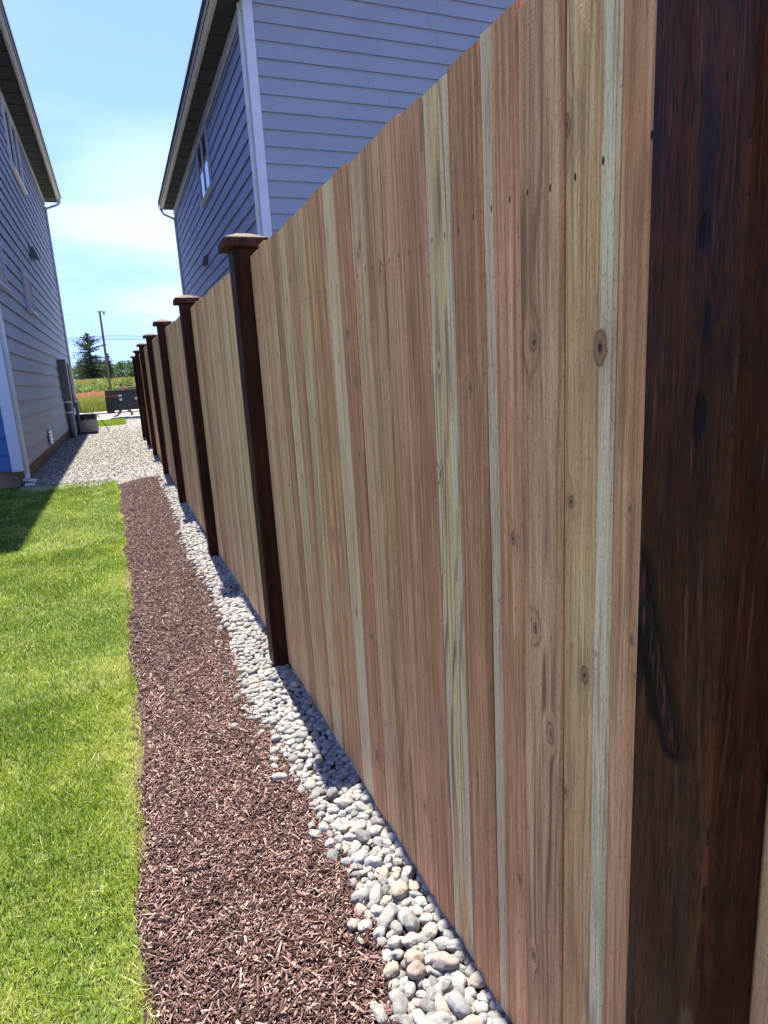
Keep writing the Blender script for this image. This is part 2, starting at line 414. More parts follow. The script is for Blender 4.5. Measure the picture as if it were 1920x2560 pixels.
def stain_mat(name, ca=(.018, .0050, .0028), cb=(.058, .017, .007), u_ax=1, rough=.5):
    """dark brown stained post timber; object coordinates are world metres here"""
    g = G(name); p = g.sep(g.obj()); geo = g.n('ShaderNodeNewGeometry')
    uu = g.m_('ADD', p[0], p[1]); v = p[2]
    a = g.noise(g.xyz(g.m_('MULTIPLY', uu, 22.0), g.m_('MULTIPLY', v, 1.3), 0.0), 1.0, 4, .6)
    f = g.noise(g.xyz(g.m_('MULTIPLY', uu, 380.0), g.m_('MULTIPLY', v, 7.0), 2.0), 1.0, 4, .65)
    sp_ = g.noise(g.xyz(g.m_('MULTIPLY', uu, 60.0), g.m_('MULTIPLY', v, 9.0), 4.0), 1.0, 4, .6)
    col = g.mix(g.ss(a, .3, .7), ca, cb)
    col = g.mix(g.m_('MULTIPLY', g.ss(f, .45, .75), .7), col, (.010, .004, .003))
    col = g.mix(g.m_('MULTIPLY', g.ss(sp_, .62, .8), .6), col, (.10, .040, .018))
    rg = g.lin(sp_, .3, .8, rough-.1, rough+.25)
    h = g.m_('ADD', g.m_('MULTIPLY', f, 1.0), g.m_('MULTIPLY', sp_, .8))
    return g.done(col, rg, g.bump(h, .9, .0022), .12)

# measured fence line: board face x, y of post, board bottom z, board top z
POSTS = [(.577, -1.95, -.02, 1.80), (.577, .412, 0.0, 1.822), (.577, 2.80, .008, 1.845), (.552, 4.90, .03, 1.862), (.526, 7.17, .07, 1.902),
         (.506, 9.35, .09, 1.922), (.493, 11.90, .118, 1.952), (.480, 14.15, .122, 1.955), (.468, 16.35, .11, 1.935)]
PW = .112
m_post = stain_mat('dark_stained_post')
m_cap = stain_mat('stained_cap', (.030, .010, .006), (.085, .032, .018), rough=.6)
def near_post_mat():
    g = G('dark_stained_near_post'); p = g.sep(g.obj()); x, y, z = p[0], p[1], p[2]
    uu = g.m_('ADD', x, y)
    warp = g.noise(g.xyz(g.m_('MULTIPLY', uu, 14.0), g.m_('MULTIPLY', z, 1.8), 0.0), 1.0, 4, .6)
    uw = g.m_('ADD', uu, g.m_('MULTIPLY', warp, .05))
    f = g.noise(g.xyz(g.m_('MULTIPLY', uw, 330.0), g.m_('MULTIPLY', z, 11.0), 2.0), 1.0, 5, .75)
    f2 = g.noise(g.xyz(g.m_('MULTIPLY', uw, 150.0), g.m_('MULTIPLY', z, 4.0), 7.0), 1.0, 4, .6)
    sp_ = g.noise(g.xyz(g.m_('MULTIPLY', uw, 260.0), g.m_('MULTIPLY', z, 34.0), 4.0), 1.0, 3, .6)
    blot = g.noise(g.xyz(g.m_('MULTIPLY', uu, 26.0), g.m_('MULTIPLY', z, 5.0), 9.0), 1.0, 4, .6)
    col = g.mix(g.ss(warp, .35, .65), (.046, .0120, .0046), (.098, .027, .010))
    col = g.mix(g.m_('MULTIPLY', g.ss(f2, .54, .66), .8), col, (.16, .052, .023))
    col = g.mix(g.m_('MULTIPLY', g.ss(f, .49, .57), .72), col, (.012, .0040, .003))
    col = g.mix(g.m_('MULTIPLY', g.ss(sp_, .62, .70), .8), col, (.008, .003, .002))
    col = g.mix(g.m_('MULTIPLY', g.ss(blot, .52, .66), .75), col, (.008, .0035, .0035))
    def spot(cy_, cz_, ry, rz, colr, k=.9):
        nonlocal col
        a = g.m_('DIVIDE', g.m_('SUBTRACT', y, cy_), ry); b = g.m_('DIVIDE', g.m_('SUBTRACT', z, cz_), rz)
        d = g.m_('SQRT', g.m_('ADD', g.m_('MULTIPLY', a, a), g.m_('MULTIPLY', b, b)))
        d = g.m_('ADD', d, g.m_('MULTIPLY', g.m_('SUBTRACT', f2, .5), 1.1))
        m = g.ss(d, .5, 1.0, 1, 0); col = g.mix(g.m_('MULTIPLY', m, k), col, colr); return m
    m1 = spot(.452, 1.449, .007, .020, (.004, .003, .004)); m2 = spot(.448, 1.285, .009, .030, (.003, .002, .003))
    spot(.445, 1.37, .005, .035, (.006, .004, .005)); m4 = spot(.448, .72, .006, .05, (.004, .002, .002))
    spot(.425, .60, .012, .030, (.20, .12, .07), .45); spot(.500, 1.03, .016, .045, (.005, .002, .002))
    # torn grain gouge running down to the right
    y0_, z0_, y1_, z1_ = .521, 1.125, .462, .935
    L2 = (y1_-y0_)**2+(z1_-z0_)**2
    t = g.m_('DIVIDE', g.m_('ADD', g.m_('MULTIPLY', g.m_('SUBTRACT', y, y0_), y1_-y0_), g.m_('MULTIPLY', g.m_('SUBTRACT', z, z0_), z1_-z0_)), L2, clamp=True)
    ey = g.m_('SUBTRACT', y, g.m_('MULTIPLY_ADD', t, y1_-y0_, y0_)); ez = g.m_('SUBTRACT', z, g.m_('MULTIPLY_ADD', t, z1_-z0_, z0_))
    dd = g.m_('SQRT', g.m_('ADD', g.m_('MULTIPLY', ey, ey), g.m_('MULTIPLY', ez, ez)))
    dd = g.m_('ADD', dd, g.m_('MULTIPLY', g.m_('SUBTRACT', sp_, .5), .010))
    wdt = g.m_('MULTIPLY_ADD', g.m_('SUBTRACT', 1.0, t), .010, .003); dd = g.m_('SUBTRACT', dd, g.m_('MULTIPLY', g.m_('MULTIPLY', wdt, 1.0), .6)); gm = g.ss(dd, .002, .008, 1, 0)
    spot(.512, 1.02, .016, .060, (.004, .002, .002), .95); spot(.492, .975, .014, .040, (.005, .002, .002), .9)
    col = g.mix(g.m_('MULTIPLY', g.ss(dd, .010, .022, 1, 0), .9), col, (.004, .002, .002))
    ridge = g.m_('MULTIPLY', gm, g.ss(sp_, .40, .50))
    col = g.mix(g.m_('MULTIPLY', ridge, g.m_('MULTIPLY', g.ss(f2, .42, .6), .75)), col, (.13, .045, .024))
    h = g.m_('ADD', g.m_('MULTIPLY', f, -.9), g.m_('MULTIPLY', sp_, -.9)); h = g.m_('ADD', h, g.m_('MULTIPLY', f2, .6))
    h = g.m_('ADD', h, g.m_('MULTIPLY', g.ss(dd, .006, .02, 1, 0), -3.0)); h = g.m_('ADD', h, g.m_('MULTIPLY', ridge, 3.0))
    h = g.m_('ADD', h, g.m_('MULTIPLY', g.m_('ADD', m1, m2), -2.0))
    rg = g.lin(blot, .35, .65, .55, .28)
    return g.done(col, rg, g.bump(h, 1.0, .0026), .14)
m_near_post = near_post_mat()
# knots found on the nearest bay: (y, z, radius)
KN = [(.746,1.638,.018),(.676,1.358,.026),(.815,1.374,.015),(.732,1.147,.0126),(.699,.891,.017),(.817,.923,.0117),(.776,.754,.0117),(.743,.669,.0096),
 (.617,1.157,.005),(.608,.983,.0073),(1.141,1.136,.0097),(1.611,1.129,.0129),(1.478,1.467,.0076),(1.624,.215,.024),(.882,1.059,.0133),
 (1.007,1.307,.012),(1.538,1.619,.0097),(1.432,.730,.0082),(1.609,.608,.0114),(1.400,1.561,.0107),(.873,.395,.0113),(.827,.268,.0089),(1.975,.642,.0108),(2.478,.473,.0132),(2.18,1.66,.012),(2.30,1.1,.009)]
# boards of bay 0 (y0,y1, colourA, colourB, options)
BD = [
 (.524,.651,(.36,.235,.175),(.30,.185,.13),dict(ls=.25,seed=1)),
 (.652,.7515,(.38,.29,.19),(.33,.235,.155),dict(ls=.45,lf=150,sap=((0,.024),),seed=2,sapcol=(.58,.53,.44),line=(.15,.08,.05))),
 (.7525,.8525,(.34,.235,.18),(.27,.18,.13),dict(ls=.8,lf=210,warp=.22,seed=3,line=(.10,.05,.035))),
 (.8535,.9565,(.36,.215,.16),(.28,.165,.115),dict(ls=.3,sap=((.070,.1035),),seed=4,sapcol=(.42,.39,.32))),
 (.9575,1.0615,(.29,.18,.13),(.22,.13,.09),dict(ls=.2,seed=5)),
 (1.0625,1.1605,(.43,.37,.27),(.36,.27,.18),dict(ls=.85,lf=190,warp=.45,seed=6,sap=((0,.018),(.075,.1)),sapcol=(.46,.43,.35),line=(.13,.08,.05))),
 (1.1615,1.2655,(.31,.195,.15),(.25,.15,.11),dict(ls=.35,lf=200,seed=7)),
 (1.2665,1.369,(.36,.235,.18),(.31,.195,.145),dict(ls=.25,warp=.6,seed=8)),
 (1.370,1.4715,(.31,.23,.15),(.23,.15,.095),dict(ls=.5,seed=9,warp=.5)),
 (1.4725,1.579,(.36,.28,.22),(.31,.23,.175),dict(ls=.2,seed=10)),
 (1.580,1.6795,(.31,.20,.145),(.26,.15,.105),dict(ls=.35,seed=11)),
 (1.6805,1.784,(.46,.41,.34),(.40,.33,.26),dict(ls=.15,seed=12)),
 (1.785,1.89,(.33,.235,.16),(.26,.165,.105),dict(ls=.4,seed=13)),
 (1.891,1.991,(.35,.245,.15),(.28,.175,.10),dict(ls=.35,seed=14)),
 (1.992,2.103,(.42,.35,.26),(.33,.25,.17),dict(ls=.25,seed=15)),
 (2.104,2.211,(.31,.215,.15),(.25,.165,.11),dict(ls=.3,seed=16)),
 (2.212,2.33,(.43,.36,.25),(.36,.28,.18),dict(ls=.3,seed=17)),
 (2.331,2.43,(.25,.165,.115),(.20,.125,.085),dict(ls=.35,seed=18)),
 (2.431,2.53,(.37,.30,.20),(.31,.23,.15),dict(ls=.3,seed=19)),
 (2.531,2.63,(.35,.26,.19),(.30,.21,.15),dict(ls=.3,seed=20)),
 (2.631,2.72,(.38,.29,.21),(.31,.22,.16),dict(ls=.3,seed=21)),
 (2.721,2.805,(.36,.26,.20),(.30,.21,.16),dict(ls=.25,seed=22)),
]
GEN = [wood_mat('cedar_board_tan', (.37,.28,.20),(.30,.21,.145),ls=.4,seed=40,knots=((.03,.7,.009),(.06,1.5,.007))),
       wood_mat('cedar_board_cream', (.44,.37,.26),(.37,.29,.19),ls=.35,seed=41,knots=((.06,.4,.006),(.04,1.2,.011))),
       wood_mat('cedar_board_brown', (.28,.185,.13),(.22,.14,.095),ls=.35,seed=42,knots=((.05,1.0,.008),)),
       wood_mat('cedar_board_pink', (.35,.235,.18),(.29,.185,.14),ls=.3,seed=43,knots=((.03,1.4,.008),(.07,.3,.010))),
       wood_mat('cedar_board_streaked', (.40,.31,.21),(.27,.18,.12),ls=.7,lf=180,seed=44,sap=((.06,.1),)),
       wood_mat('cedar_board_dark_knotty', (.33,.24,.165),(.26,.18,.12),ls=.45,seed=45,knots=((.03,.5,.012),(.07,1.3,.01),(.045,1.62,.008)))]

fence = empty('wooden_fence', (.577, .44, 0))
tag(fence, 'long tan cedar board fence with dark brown capped posts beside the mulch and stones', 'fence')

def board(y0, y1, x0, x1, z0a, z1a, mat, parent, seed, th=.018, name='board'):
    """one vertical board between y0,y1; x0/x1 the face x at y0/y1; chamfered long edges, slightly uneven face"""
    c = .0042
    y0 += random.uniform(.0002, .0012); y1 -= random.uniform(.0002, .0012)
    nz = 14
    dx = random.uniform(-.0030, .0030)
    prof = [(y0, c), (y0+c, 0), ((y0+y1)/2, -random.uniform(-.0006, .0012)), (y1-c, 0), (y1, c), (y1, th), (y0, th)]
    V = []; BC = []; F = []
    z0 = z0a+random.uniform(0, .006); z1 = z1a+random.uniform(-.009, .005)
    n = len(prof)
    ph = random.uniform(0, 6)
    for i in range(nz+1):
        t = i/nz; z = z0+(z1-z0)*t
        wob = .0008*math.sin(ph+t*5)
        for (yy, d) in prof:
            k = (yy-y0)/(y1-y0); xf = x0+(x1-x0)*k
            e = .0007*math.sin(ph*3+t*9+k*3) if k in (0, 1) else 0
            V.append((xf+d+dx+wob, yy+e, z)); BC.append((yy-y0 + (0 if d < th else th), z, seed*3.17))
    for i in range(nz):
        for k in range(n):
            k2 = (k+1) % n
            F.append((i*n+k, i*n+k2, (i+1)*n+k2, (i+1)*n+k))
    me = bpy.data.meshes.new(name)
    F2 = [tuple(range(n))[::-1] , tuple(nz*n+k for k in range(n))]
    me.from_pydata(V, [], [f[::-1] for f in F]+[f[::-1] for f in F2]); me.update()
    a = me.attributes.new('bc', 'FLOAT_VECTOR', 'POINT'); a.data.foreach_set('vector', np.array(BC, dtype=np.float32).ravel())
    return link_mesh(name, me, mat, parent)

def post(p, idx):
    x, y, zb, zt = p
    xl = x-.069; 
    if idx == 1: xl = .50
    wy = PW if idx != 1 else .107
    wx = PW if idx != 1 else .115
    b = MB(); b.bbox((xl, y, -.25), (xl+wx, y+wy, zt+.026), .0035 if idx != 1 else .0018)
    o = b.build('post', m_near_post if idx == 1 else m_post, fence, smooth=False)
    # pyramid topped cap
    cx, cyy = xl+wx/2, y+wy/2; h = wx/2+.034; hy = wy/2+.034; z = zt+.027
    b = MB(); b.bbox((cx-h, cyy-hy, z), (cx+h, cyy+hy, z+.036), .003)
    t = .028
    b.add([(cx-h+.002, cyy-hy+.002, z+.0355), (cx+h-.002, cyy-hy+.002, z+.0355), (cx+h-.002, cyy+hy-.002, z+.0355), (cx-h+.002, cyy+hy-.002, z+.0355),
           (cx-t, cyy-t, z+.060), (cx+t, cyy-t, z+.060), (cx+t, cyy+t, z+.060), (cx-t, cyy+t, z+.060)],
          [(0, 1, 5, 4), (1, 2, 6, 5), (2, 3, 7, 6), (3, 0, 4, 7), (4, 5, 6, 7)])
    b.build('post_cap', m_cap, o)
    return o
for i, p in enumerate(POSTS): post(p, i)

def lerp_post(a, b, y):
    t = (y-a[1])/(b[1]-a[1]); return [a[k]+(b[k]-a[k])*t for k in (0, 2, 3)]
m_rail = wood_mat('cedar_rail', (.32,.23,.16),(.26,.18,.12), nails=False)
def rails(a, b, parent_name='panel'):
    mb = MB()
    for zr in (.25, .93, 1.575):
        ya, yb = a[1]+PW, b[1]
        xa, xb = a[0]+.021, b[0]+.021
        za, zb_ = a[2]+zr, b[2]+zr
        vs = [(xa, ya, za-.045), (xa+.038, ya, za-.045), (xa+.038, ya, za+.045), (xa, ya, za+.045), (xb, yb, zb_-.045), (xb+.038, yb, zb_-.045), (xb+.038, yb, zb_+.045), (xb, yb, zb_+.045)]
        mb.add(vs, [(0, 1, 2, 3), (4, 7, 6, 5), (0, 4, 5, 1), (1, 5, 6, 2), (2, 6, 7, 3), (3, 7, 4, 0)])
    return mb.build(parent_name, m_rail, fence)

def bay_boards(a, b, individual, k0):
    pan = rails(a, b)
    ya, yb = a[1]+(PW if a is not POSTS[1] else .108), b[1]+.004
    ys = [ya]
    while ys[-1] < yb-.14: ys.append(ys[-1]+random.uniform(.098, .108))
    ys.append(yb)
    last = -1
    objs = []
    for k in range(len(ys)-1):
        y0, y1 = ys[k], ys[k+1]-.001
        m = random.choice([j for j in (0, 0, 1, 1, 2, 3, 3, 4, 5) if j != last]); last = m
        A0 = lerp_post(a, b, y0); A1 = lerp_post(a, b, y1)
        objs.append(board(y0, y1, A0[0], A1[0], A0[1]+.012, A0[2], GEN[m], pan, k0+k))
    if not individual:
        # merge into the panel's own mesh: V, BC, faces with material indices
        V = []; B = []; F = []; MI = []
        for o in objs:
            me = o.data; n0 = len(V)
            V += [tuple(v.co) for v in me.vertices]
            B += [tuple(d.vector) for d in me.attributes['bc'].data]
            mi = GEN.index(me.materials[0])+1
            for pl in me.polygons: F.append([i+n0 for i in pl.vertices]); MI.append(mi)
        me0 = pan.data; n0 = len(V)
        V += [tuple(v.co) for v in me0.vertices]; B += [(v.co.y % .1, v.co.z, 1.0) for v in me0.vertices]
        for pl in me0.polygons: F.append([i+n0 for i in pl.vertices]); MI.append(0)
        me = bpy.data.meshes.new('panel'); me.from_pydata(V, [], F); me.update()
        at = me.attributes.new('bc', 'FLOAT_VECTOR', 'POINT'); at.data.foreach_set('vector', np.array(B, dtype=np.float32).ravel())
        me.materials.append(m_rail)
        for gm in GEN: me.materials.append(gm)
        me.polygons.foreach_set('material_index', MI)
        for o in objs:
            d = o.data; bpy.data.objects.remove(o); bpy.data.meshes.remove(d)
        pan.data = me
    return pan
# bay beside the camera and nearer than the big post
pn = rails(POSTS[0], POSTS[1])
m_near = wood_mat('cedar_board_rosy', (.42,.26,.19),(.38,.23,.17), ls=.12, seed=50, nails=False, streak=.35)
yy = POSTS[1][1]-.001; k = 60
while yy > POSTS[0][1]+PW+.05:
    y0 = max(yy-.118, POSTS[0][1]+PW)
    board(y0, yy, .577, .577, .01, 1.82, m_near if k == 60 else GEN[k % 6], pn, k); yy = y0-.001; k += 1
# nearest full bay, every board measured
pn = rails((.577, .358+.05, 0, 1.82), POSTS[2])
for i, (y0, y1, A, B, kw) in enumerate(BD):
    L = lerp_post(POSTS[1], POSTS[2], (y0+y1)/2)
    ks = [(ky-y0, kz, kr) for (ky, kz, kr) in KN if y0 <= ky <= y1]
    for _ in range((0 if i < 4 else 1 if i < 7 else 3)):
        ks.append((random.uniform(.02, .08), random.uniform(.1, 1.75), random.choice((.005, .006, .008, .012))))
    mt = wood_mat('cedar_board_%d' % (i+1), A, B, knots=ks, **kw)
    board(y0, y1, .577, .577, L[1]+.012, L[2], mt, pn, i)
for i in range(2, 8):
    bay_boards(POSTS[i], POSTS[i+1], i <= 3, 100+i*40)

# ------------------------------------------------------------------ houses
def siding_mat(name, a, b):
    g = G(name); p = g.obj()
    n = g.noise(p, 1.2, 4, .6); gr = g.noise(g.vmul(p, (3, 3, 40)), 14, 5, .65)
    c = g.mix(g.ss(n, .3, .7), a, b)
    c = g.mix(g.m_('MULTIPLY', g.ss(gr, .5, .8), .18), c, tuple(x*.7 for x in b))
    q = g.sep(p); a_ = g.m_('ADD', q[0], q[1]); crs = g.m_('FLOOR', g.m_('DIVIDE', g.m_('SUBTRACT', q[2], .245), .24))
    hs = g.m_('FRACT', g.m_('MULTIPLY', g.m_('SINE', g.m_('MULTIPLY', crs, 12.99)), 437.5))
    fr = g.m_('FRACT', g.m_('ADD', g.m_('DIVIDE', a_, 3.66), hs))
    c = g.mix(g.m_('MULTIPLY', g.m_('LESS_THAN', fr, .0014), .75), c, tuple(x*.25 for x in b))
    tone_ = g.m_('FRACT', g.m_('MULTIPLY', g.m_('SINE', g.m_('ADD', g.m_('MULTIPLY', crs, 7.7), g.m_('FLOOR', g.m_('ADD', g.m_('DIVIDE', a_, 3.66), hs)))), 91.7))
    c = g.mix(g.m_('MULTIPLY', tone_, .22), c, tuple(x*.78 for x in a))
    gr = g.m_('ADD', gr, g.m_('MULTIPLY', g.noise(p, 2.2, 2, .5), 4.0))
    return g.done(c, .62, g.bump(gr, .35, .003), .35)
m_side_l = siding_mat('grey_blue_lap_siding', (.235, .268, .335), (.21, .24, .305))
m_side_r = siding_mat('slate_blue_lap_siding', (.205, .245, .355), (.185, .222, .325))
m_back_r = siding_mat('grey_lap_siding', (.255, .285, .355), (.235, .265, .33))
m_back_l = siding_mat('deep_blue_lap_siding', (.045, .12, .32), (.04, .105, .28))
m_trim = simple('pale_trim_paint', (.50, .54, .62), (.46, .50, .58), 5, .55, .25, 120)
m_found = concrete_mat('foundation_concrete', (.24, .165, .105), (.15, .10, .065), 3)
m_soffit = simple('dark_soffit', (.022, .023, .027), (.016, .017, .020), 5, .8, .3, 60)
m_gutter = simple('painted_gutter', (.46, .44, .39), (.34, .32, .28), 12, .5, .6, 90, bd=.004)
m_roof = simple('asphalt_shingles', (.05, .05, .055), (.03, .03, .033), 20, .95, .6, 90, bd=.01)
m_white = simple('white_vinyl', (.72, .73, .74), (.66, .67, .69), 4, .4)
m_glass = G('window_glass').done((.012, .018, .03), .04, None, .9)
m_pane_refl = simple('painted_reflection', (.34, .31, .29), (.28, .25, .23), 30, .7, .3, 80)  # tan tone reflected in the glass, painted as a flat colour
m_ds = simple('painted_downspout', (.52, .54, .57), (.44, .46, .47), 3, .45)
m_grey = simple('grey_enamel', (.11, .11, .115), (.085, .085, .09), 6, .5)
m_conduit = simple('blue_grey_conduit', (.075, .10, .13), (.05, .07, .095), 4, .35)
m_black = simple('black_plastic', (.010, .010, .011), (.016, .016, .017), 8, .4)

def lap_wall(mb, axis, c, a0, a1, z0, z1, outward, expo=.24, top=None, lap=.026):
    """lap siding. axis 'x': wall plane x=c running along y; axis 'y': plane y=c along x. outward +1/-1. top(a)->z for gables"""
    def P(a, z, d): return (c+outward*d, a, z) if axis == 'x' else (a, c+outward*d, z)
    z = z0
    while z < z1-.001:
        zt = min(z+expo, z1)
        segs = [(a0, a1)]
        if top is not None:
            # clip course to the gable outline
            (al, ar) = top(z)
            segs = [(max(a0, al), min(a1, ar))]
        for (s0, s1) in segs:
            if s1-s0 < .02: continue
            if top is not None: (tl, tr) = top(zt); t0, t1 = max(s0, tl), min(s1, tr)
            else: t0, t1 = s0, s1
            hp = .030
            vs = [P(s0, z, lap), P(s1, z, lap), P(t1, zt, .001), P(t0, zt, .001), P(s0, z, lap-.007), P(s1, z, lap-.007),
                  P(s0, z+hp, lap-.007), P(s1, z+hp, lap-.007), P(s0, z+hp, .001), P(s1, z+hp, .001), P(s0, z, .001), P(s1, z, .001)]
            fs = [(0, 1, 2, 3), (4, 5, 1, 0), (6, 7, 5, 4), (8, 9, 7, 6), (10, 11, 9, 8)]
            flip = (axis == 'x') == (outward < 0)
            mb.add(vs, [f[::-1] for f in fs] if flip else fs)
        z = zt

def house(name, label, xw, side, y0, y1, zf, zsoff, depth, oh, ygut, side_mat, back_mat, zgut):
    """side=+1: the wall seen faces +x (left house); -1: faces -x (right house)"""
    H = empty(name, (xw-side*depth/2, (y0+y1)/2, 0)); tag(H, label, 'house')
    xi = xw-side*depth                    # far long wall
    xr = (xw+xi)/2                        # ridge
    pitch = 4.5/12
    # long wall towards the path
    mb = MB(); lap_wall(mb, 'x', xw, y0, y1, zf, zsoff, side)
    mb.box((min(xw, xw-side*.1), y0, zf), (max(xw, xw-side*.1), y1, zsoff+.05))
    wall = mb.build('side_wall', side_mat, H)
    # gable wall towards the camera
    mb = MB(); xa, xb = min(xw, xi), max(xw, xi)
    zg = zf+math.ceil((zsoff-zf)/.24)*.24
    lap_wall(mb, 'y', y0, xa, xb, zf, zg, -1)
    zr = zsoff+.15+pitch*depth/2
    def top(z):
        t = (z-zsoff)/pitch; return (xa+max(t-.3, 0), xb-max(t-.3, 0))
    lap_wall(mb, 'y', y0, xa, xb, zg, zr-.1, -1, top=top)
    gback = mb.build('back_wall', back_mat, H)
    mb = MB(); mb.box((xa+.12, y0+.001, zf), (xb-.12, y1-.002, zsoff)); mb.box((xi-.02 if side > 0 else xi-.1, y0+.1, zf), (xi+.1 if side > 0 else xi+.02, y1-.1, zsoff))
    mb.box((xa, y1-.1, zf), (xb, y1+.0, zsoff))
    mb.build('inner_wall', side_mat, H)
    # foundation
    mb = MB(); s = .055; mb.box((xa+s, y0+s, -.3), (xb-s, y1-s, zf-.001)); fo = mb.build('foundation', m_found, H)
    # roof planes with thickness
    mb = MB(); yo0, yo1 = y0-.30, ygut
    xe = xw+side*oh; xe2 = xi-side*oh
    ze = zsoff+.10
    for (ea, sg) in ((xe, side), (xe2, -side)):
        zz = ze+pitch*abs(ea-xr)
        vs = [(ea, yo0, ze), (ea, yo1, ze), (xr, yo1, zz), (xr, yo0, zz), (ea, yo0, ze+.12), (ea, yo1, ze+.12), (xr, yo1, zz+.12), (xr, yo0, zz+.12)]
        fs = [(0, 1, 2, 3), (4, 7, 6, 5), (0, 4, 5, 1), (0, 3, 7, 4), (1, 5, 6, 2)]
        mb.add(vs, fs if sg > 0 else [f[::-1] for f in fs])
    mb.build('roof', m_roof, H)
    # barge boards on the gable end
    mb = MB()
    for (ea, sg) in ((xe, side), (xe2, -side)):
        zz = ze+pitch*abs(ea-xr)
        mb.add([(ea, yo0-.03, ze-.10), (xr, yo0-.03, zz-.10), (xr, yo0-.03, zz+.13), (ea, yo0-.03, ze+.13), (ea, yo0-.002, ze-.10), (xr, yo0-.002, zz-.10), (xr, yo0-.002, zz+.13), (ea, yo0-.002, ze+.13)],
               [(0, 1, 2, 3), (7, 6, 5, 4), (0, 4, 5, 1), (3, 2, 6, 7), (0, 3, 7, 4)])
    mb.build('barge_board', m_trim, H)
    # soffit with rafter battens
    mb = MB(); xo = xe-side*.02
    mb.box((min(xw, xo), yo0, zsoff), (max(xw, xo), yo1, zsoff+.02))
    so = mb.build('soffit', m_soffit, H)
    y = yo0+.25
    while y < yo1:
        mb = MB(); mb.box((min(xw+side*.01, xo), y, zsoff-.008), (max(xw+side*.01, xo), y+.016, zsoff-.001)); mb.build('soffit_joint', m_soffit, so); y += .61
    # frieze board under the soffit on the wall
    mb = MB(); mb.box((min(xw+side*.02, xw+side*.045), y0, zsoff-.16), (max(xw+side*.02, xw+side*.045), y1, zsoff-.003)); mb.build('frieze_board', m_trim, H)
    # gutter: stepped profile on the fascia
    mb = MB(); prof = [(0, 0), (.0, -.20), (.045, -.20), (.085, -.15), (.085, -.06), (.115, -.02), (.115, .005), (.105, .005), (.105, -.015), (.07, -.05)]
    base = zgut; n = len(prof)
    xg = xe-side*.115
    vs = []
    for yv in (yo0-.02, yo1+.02):
        for (d, z) in prof: vs.append((xg+side*d, yv, base+z))
    fs = [(k, (k+1) % n, n+(k+1) % n, n+k) for k in range(n)]+[tuple(range(n))[::-1], tuple(n+k for k in range(n))]
    mb.add(vs, fs)
    gt = mb.build('gutter', m_gutter, H)
    # corner trims
    for yc in (y0, y1):
        mb = MB(); s1 = xw+side*.028; s0 = xw-side*.115
        mb.bbox((min(s0, s1), yc-.028 if yc == y0 else yc-.09, zf-.01), (max(s0, s1), yc+.09 if yc == y0 else yc+.028, zsoff-.002), .004)
        mb.build('corner_trim', m_trim, H)
    return H

def downspout(H, x, y, side, ztop, zbot, flange=True, elbow=None, w=.085, d=.062):
    mb = MB(); xa, xb = sorted((x+side*.02, x+side*(.02+d)))
    mb.bbox((xa, y, zbot), (xb, y+w, ztop), .014)
    o = mb.build('downspout', m_ds, H)
    if flange:
        mb = MB(); xa, xb = sorted((x+side*.0, x+side*.135))
        mb.add([(xa-.01, y-.05, zbot-.005), (xb+.02, y-.05, zbot-.04), (xb+.02, y+w+.06, zbot-.04), (xa-.01, y+w+.06, zbot-.005),
                (xa-.01, y-.05, zbot+.008), (xb+.02, y-.05, zbot-.028), (xb+.02, y+w+.06, zbot-.028), (xa-.01, y+w+.06, zbot+.008)],
               [(3, 2, 1, 0), (4, 5, 6, 7), (0, 1, 5, 4), (1, 2, 6, 5), (2, 3, 7, 6), (3, 0, 4, 7)])
        mb.build('splash_flange', m_ds, o)
        mb = MB(); mb.bbox((xa, y-.035, -.05), (xb, y+w+.04, zbot-.05), .01); mb.build('drain_adaptor', m_ds, o)
    if elbow:
        mb = MB(); (xg, zg) = elbow; ym = y+w/2
        mb.tube([(xg, ym, zg), (xg, ym, zg-.12), (xg-side*.06, ym, zg-.22), (x+side*.09, ym, zg-.34), (x+side*.05, ym, zg-.42), (x+side*.05, ym, ztop-.05)], .036, 8)
        mb.build('elbow_pipe', m_ds, o, smooth=True)
    return o

def window(H, x, side, y0, y1, z0, z1, mull=None, pane_reflection=None, frame=m_white, proud=.062):
    """framed window on a long wall"""
    t = .038
    mb = MB(); X = lambda d: x+side*d
    def bx(d0, d1, ya, yb, za, zb, m=mb):
        a, b = sorted((X(d0), X(d1))); m.bbox((a, ya, za), (b, yb, zb), .004)
    bx(.0, proud, y0, y0+t, z0, z1); bx(.0, proud, y1-t, y1, z0, z1)
    bx(.0, proud+.002, y0+t, y1-t, z1-t, z1); bx(.0, proud+.002, y0+t, y1-t, z0, z0+t)
    w_ = mb.build('window', frame, H)
    if mull is not None:
        m2 = MB(); a, b = sorted((X(.0), X(proud-.004))); m2.bbox((a, mull-.025, z0+t), (b, mull+.025, z1-t), .004); m2.build('mullion', frame, w_)
    m3 = MB(); a, b = sorted((X(-.01), X(.034))); m3.box((a, y0+t-.005, z0+t-.005), (b, y1-t+.005, z1-t+.005)); m3.build('pane', m_glass, w_)
    if pane_reflection:
        for (ya, yb, za, zb, mt) in pane_reflection:
            m4 = MB(); a, b = sorted((X(.035), X(.039))); m4.box((a, ya, za), (b, yb, zb)); m4.build('pane_reflection', mt, w_)  # thin sheet over the pane carrying its painted reflection
    m5 = MB(); a, b = sorted((X(.0), X(proud+.03))); m5.bbox((a, y0-.03, z0-.04), (b, y1+.03, z0-.002), .006); m5.build('sill', frame, w_)
    return w_

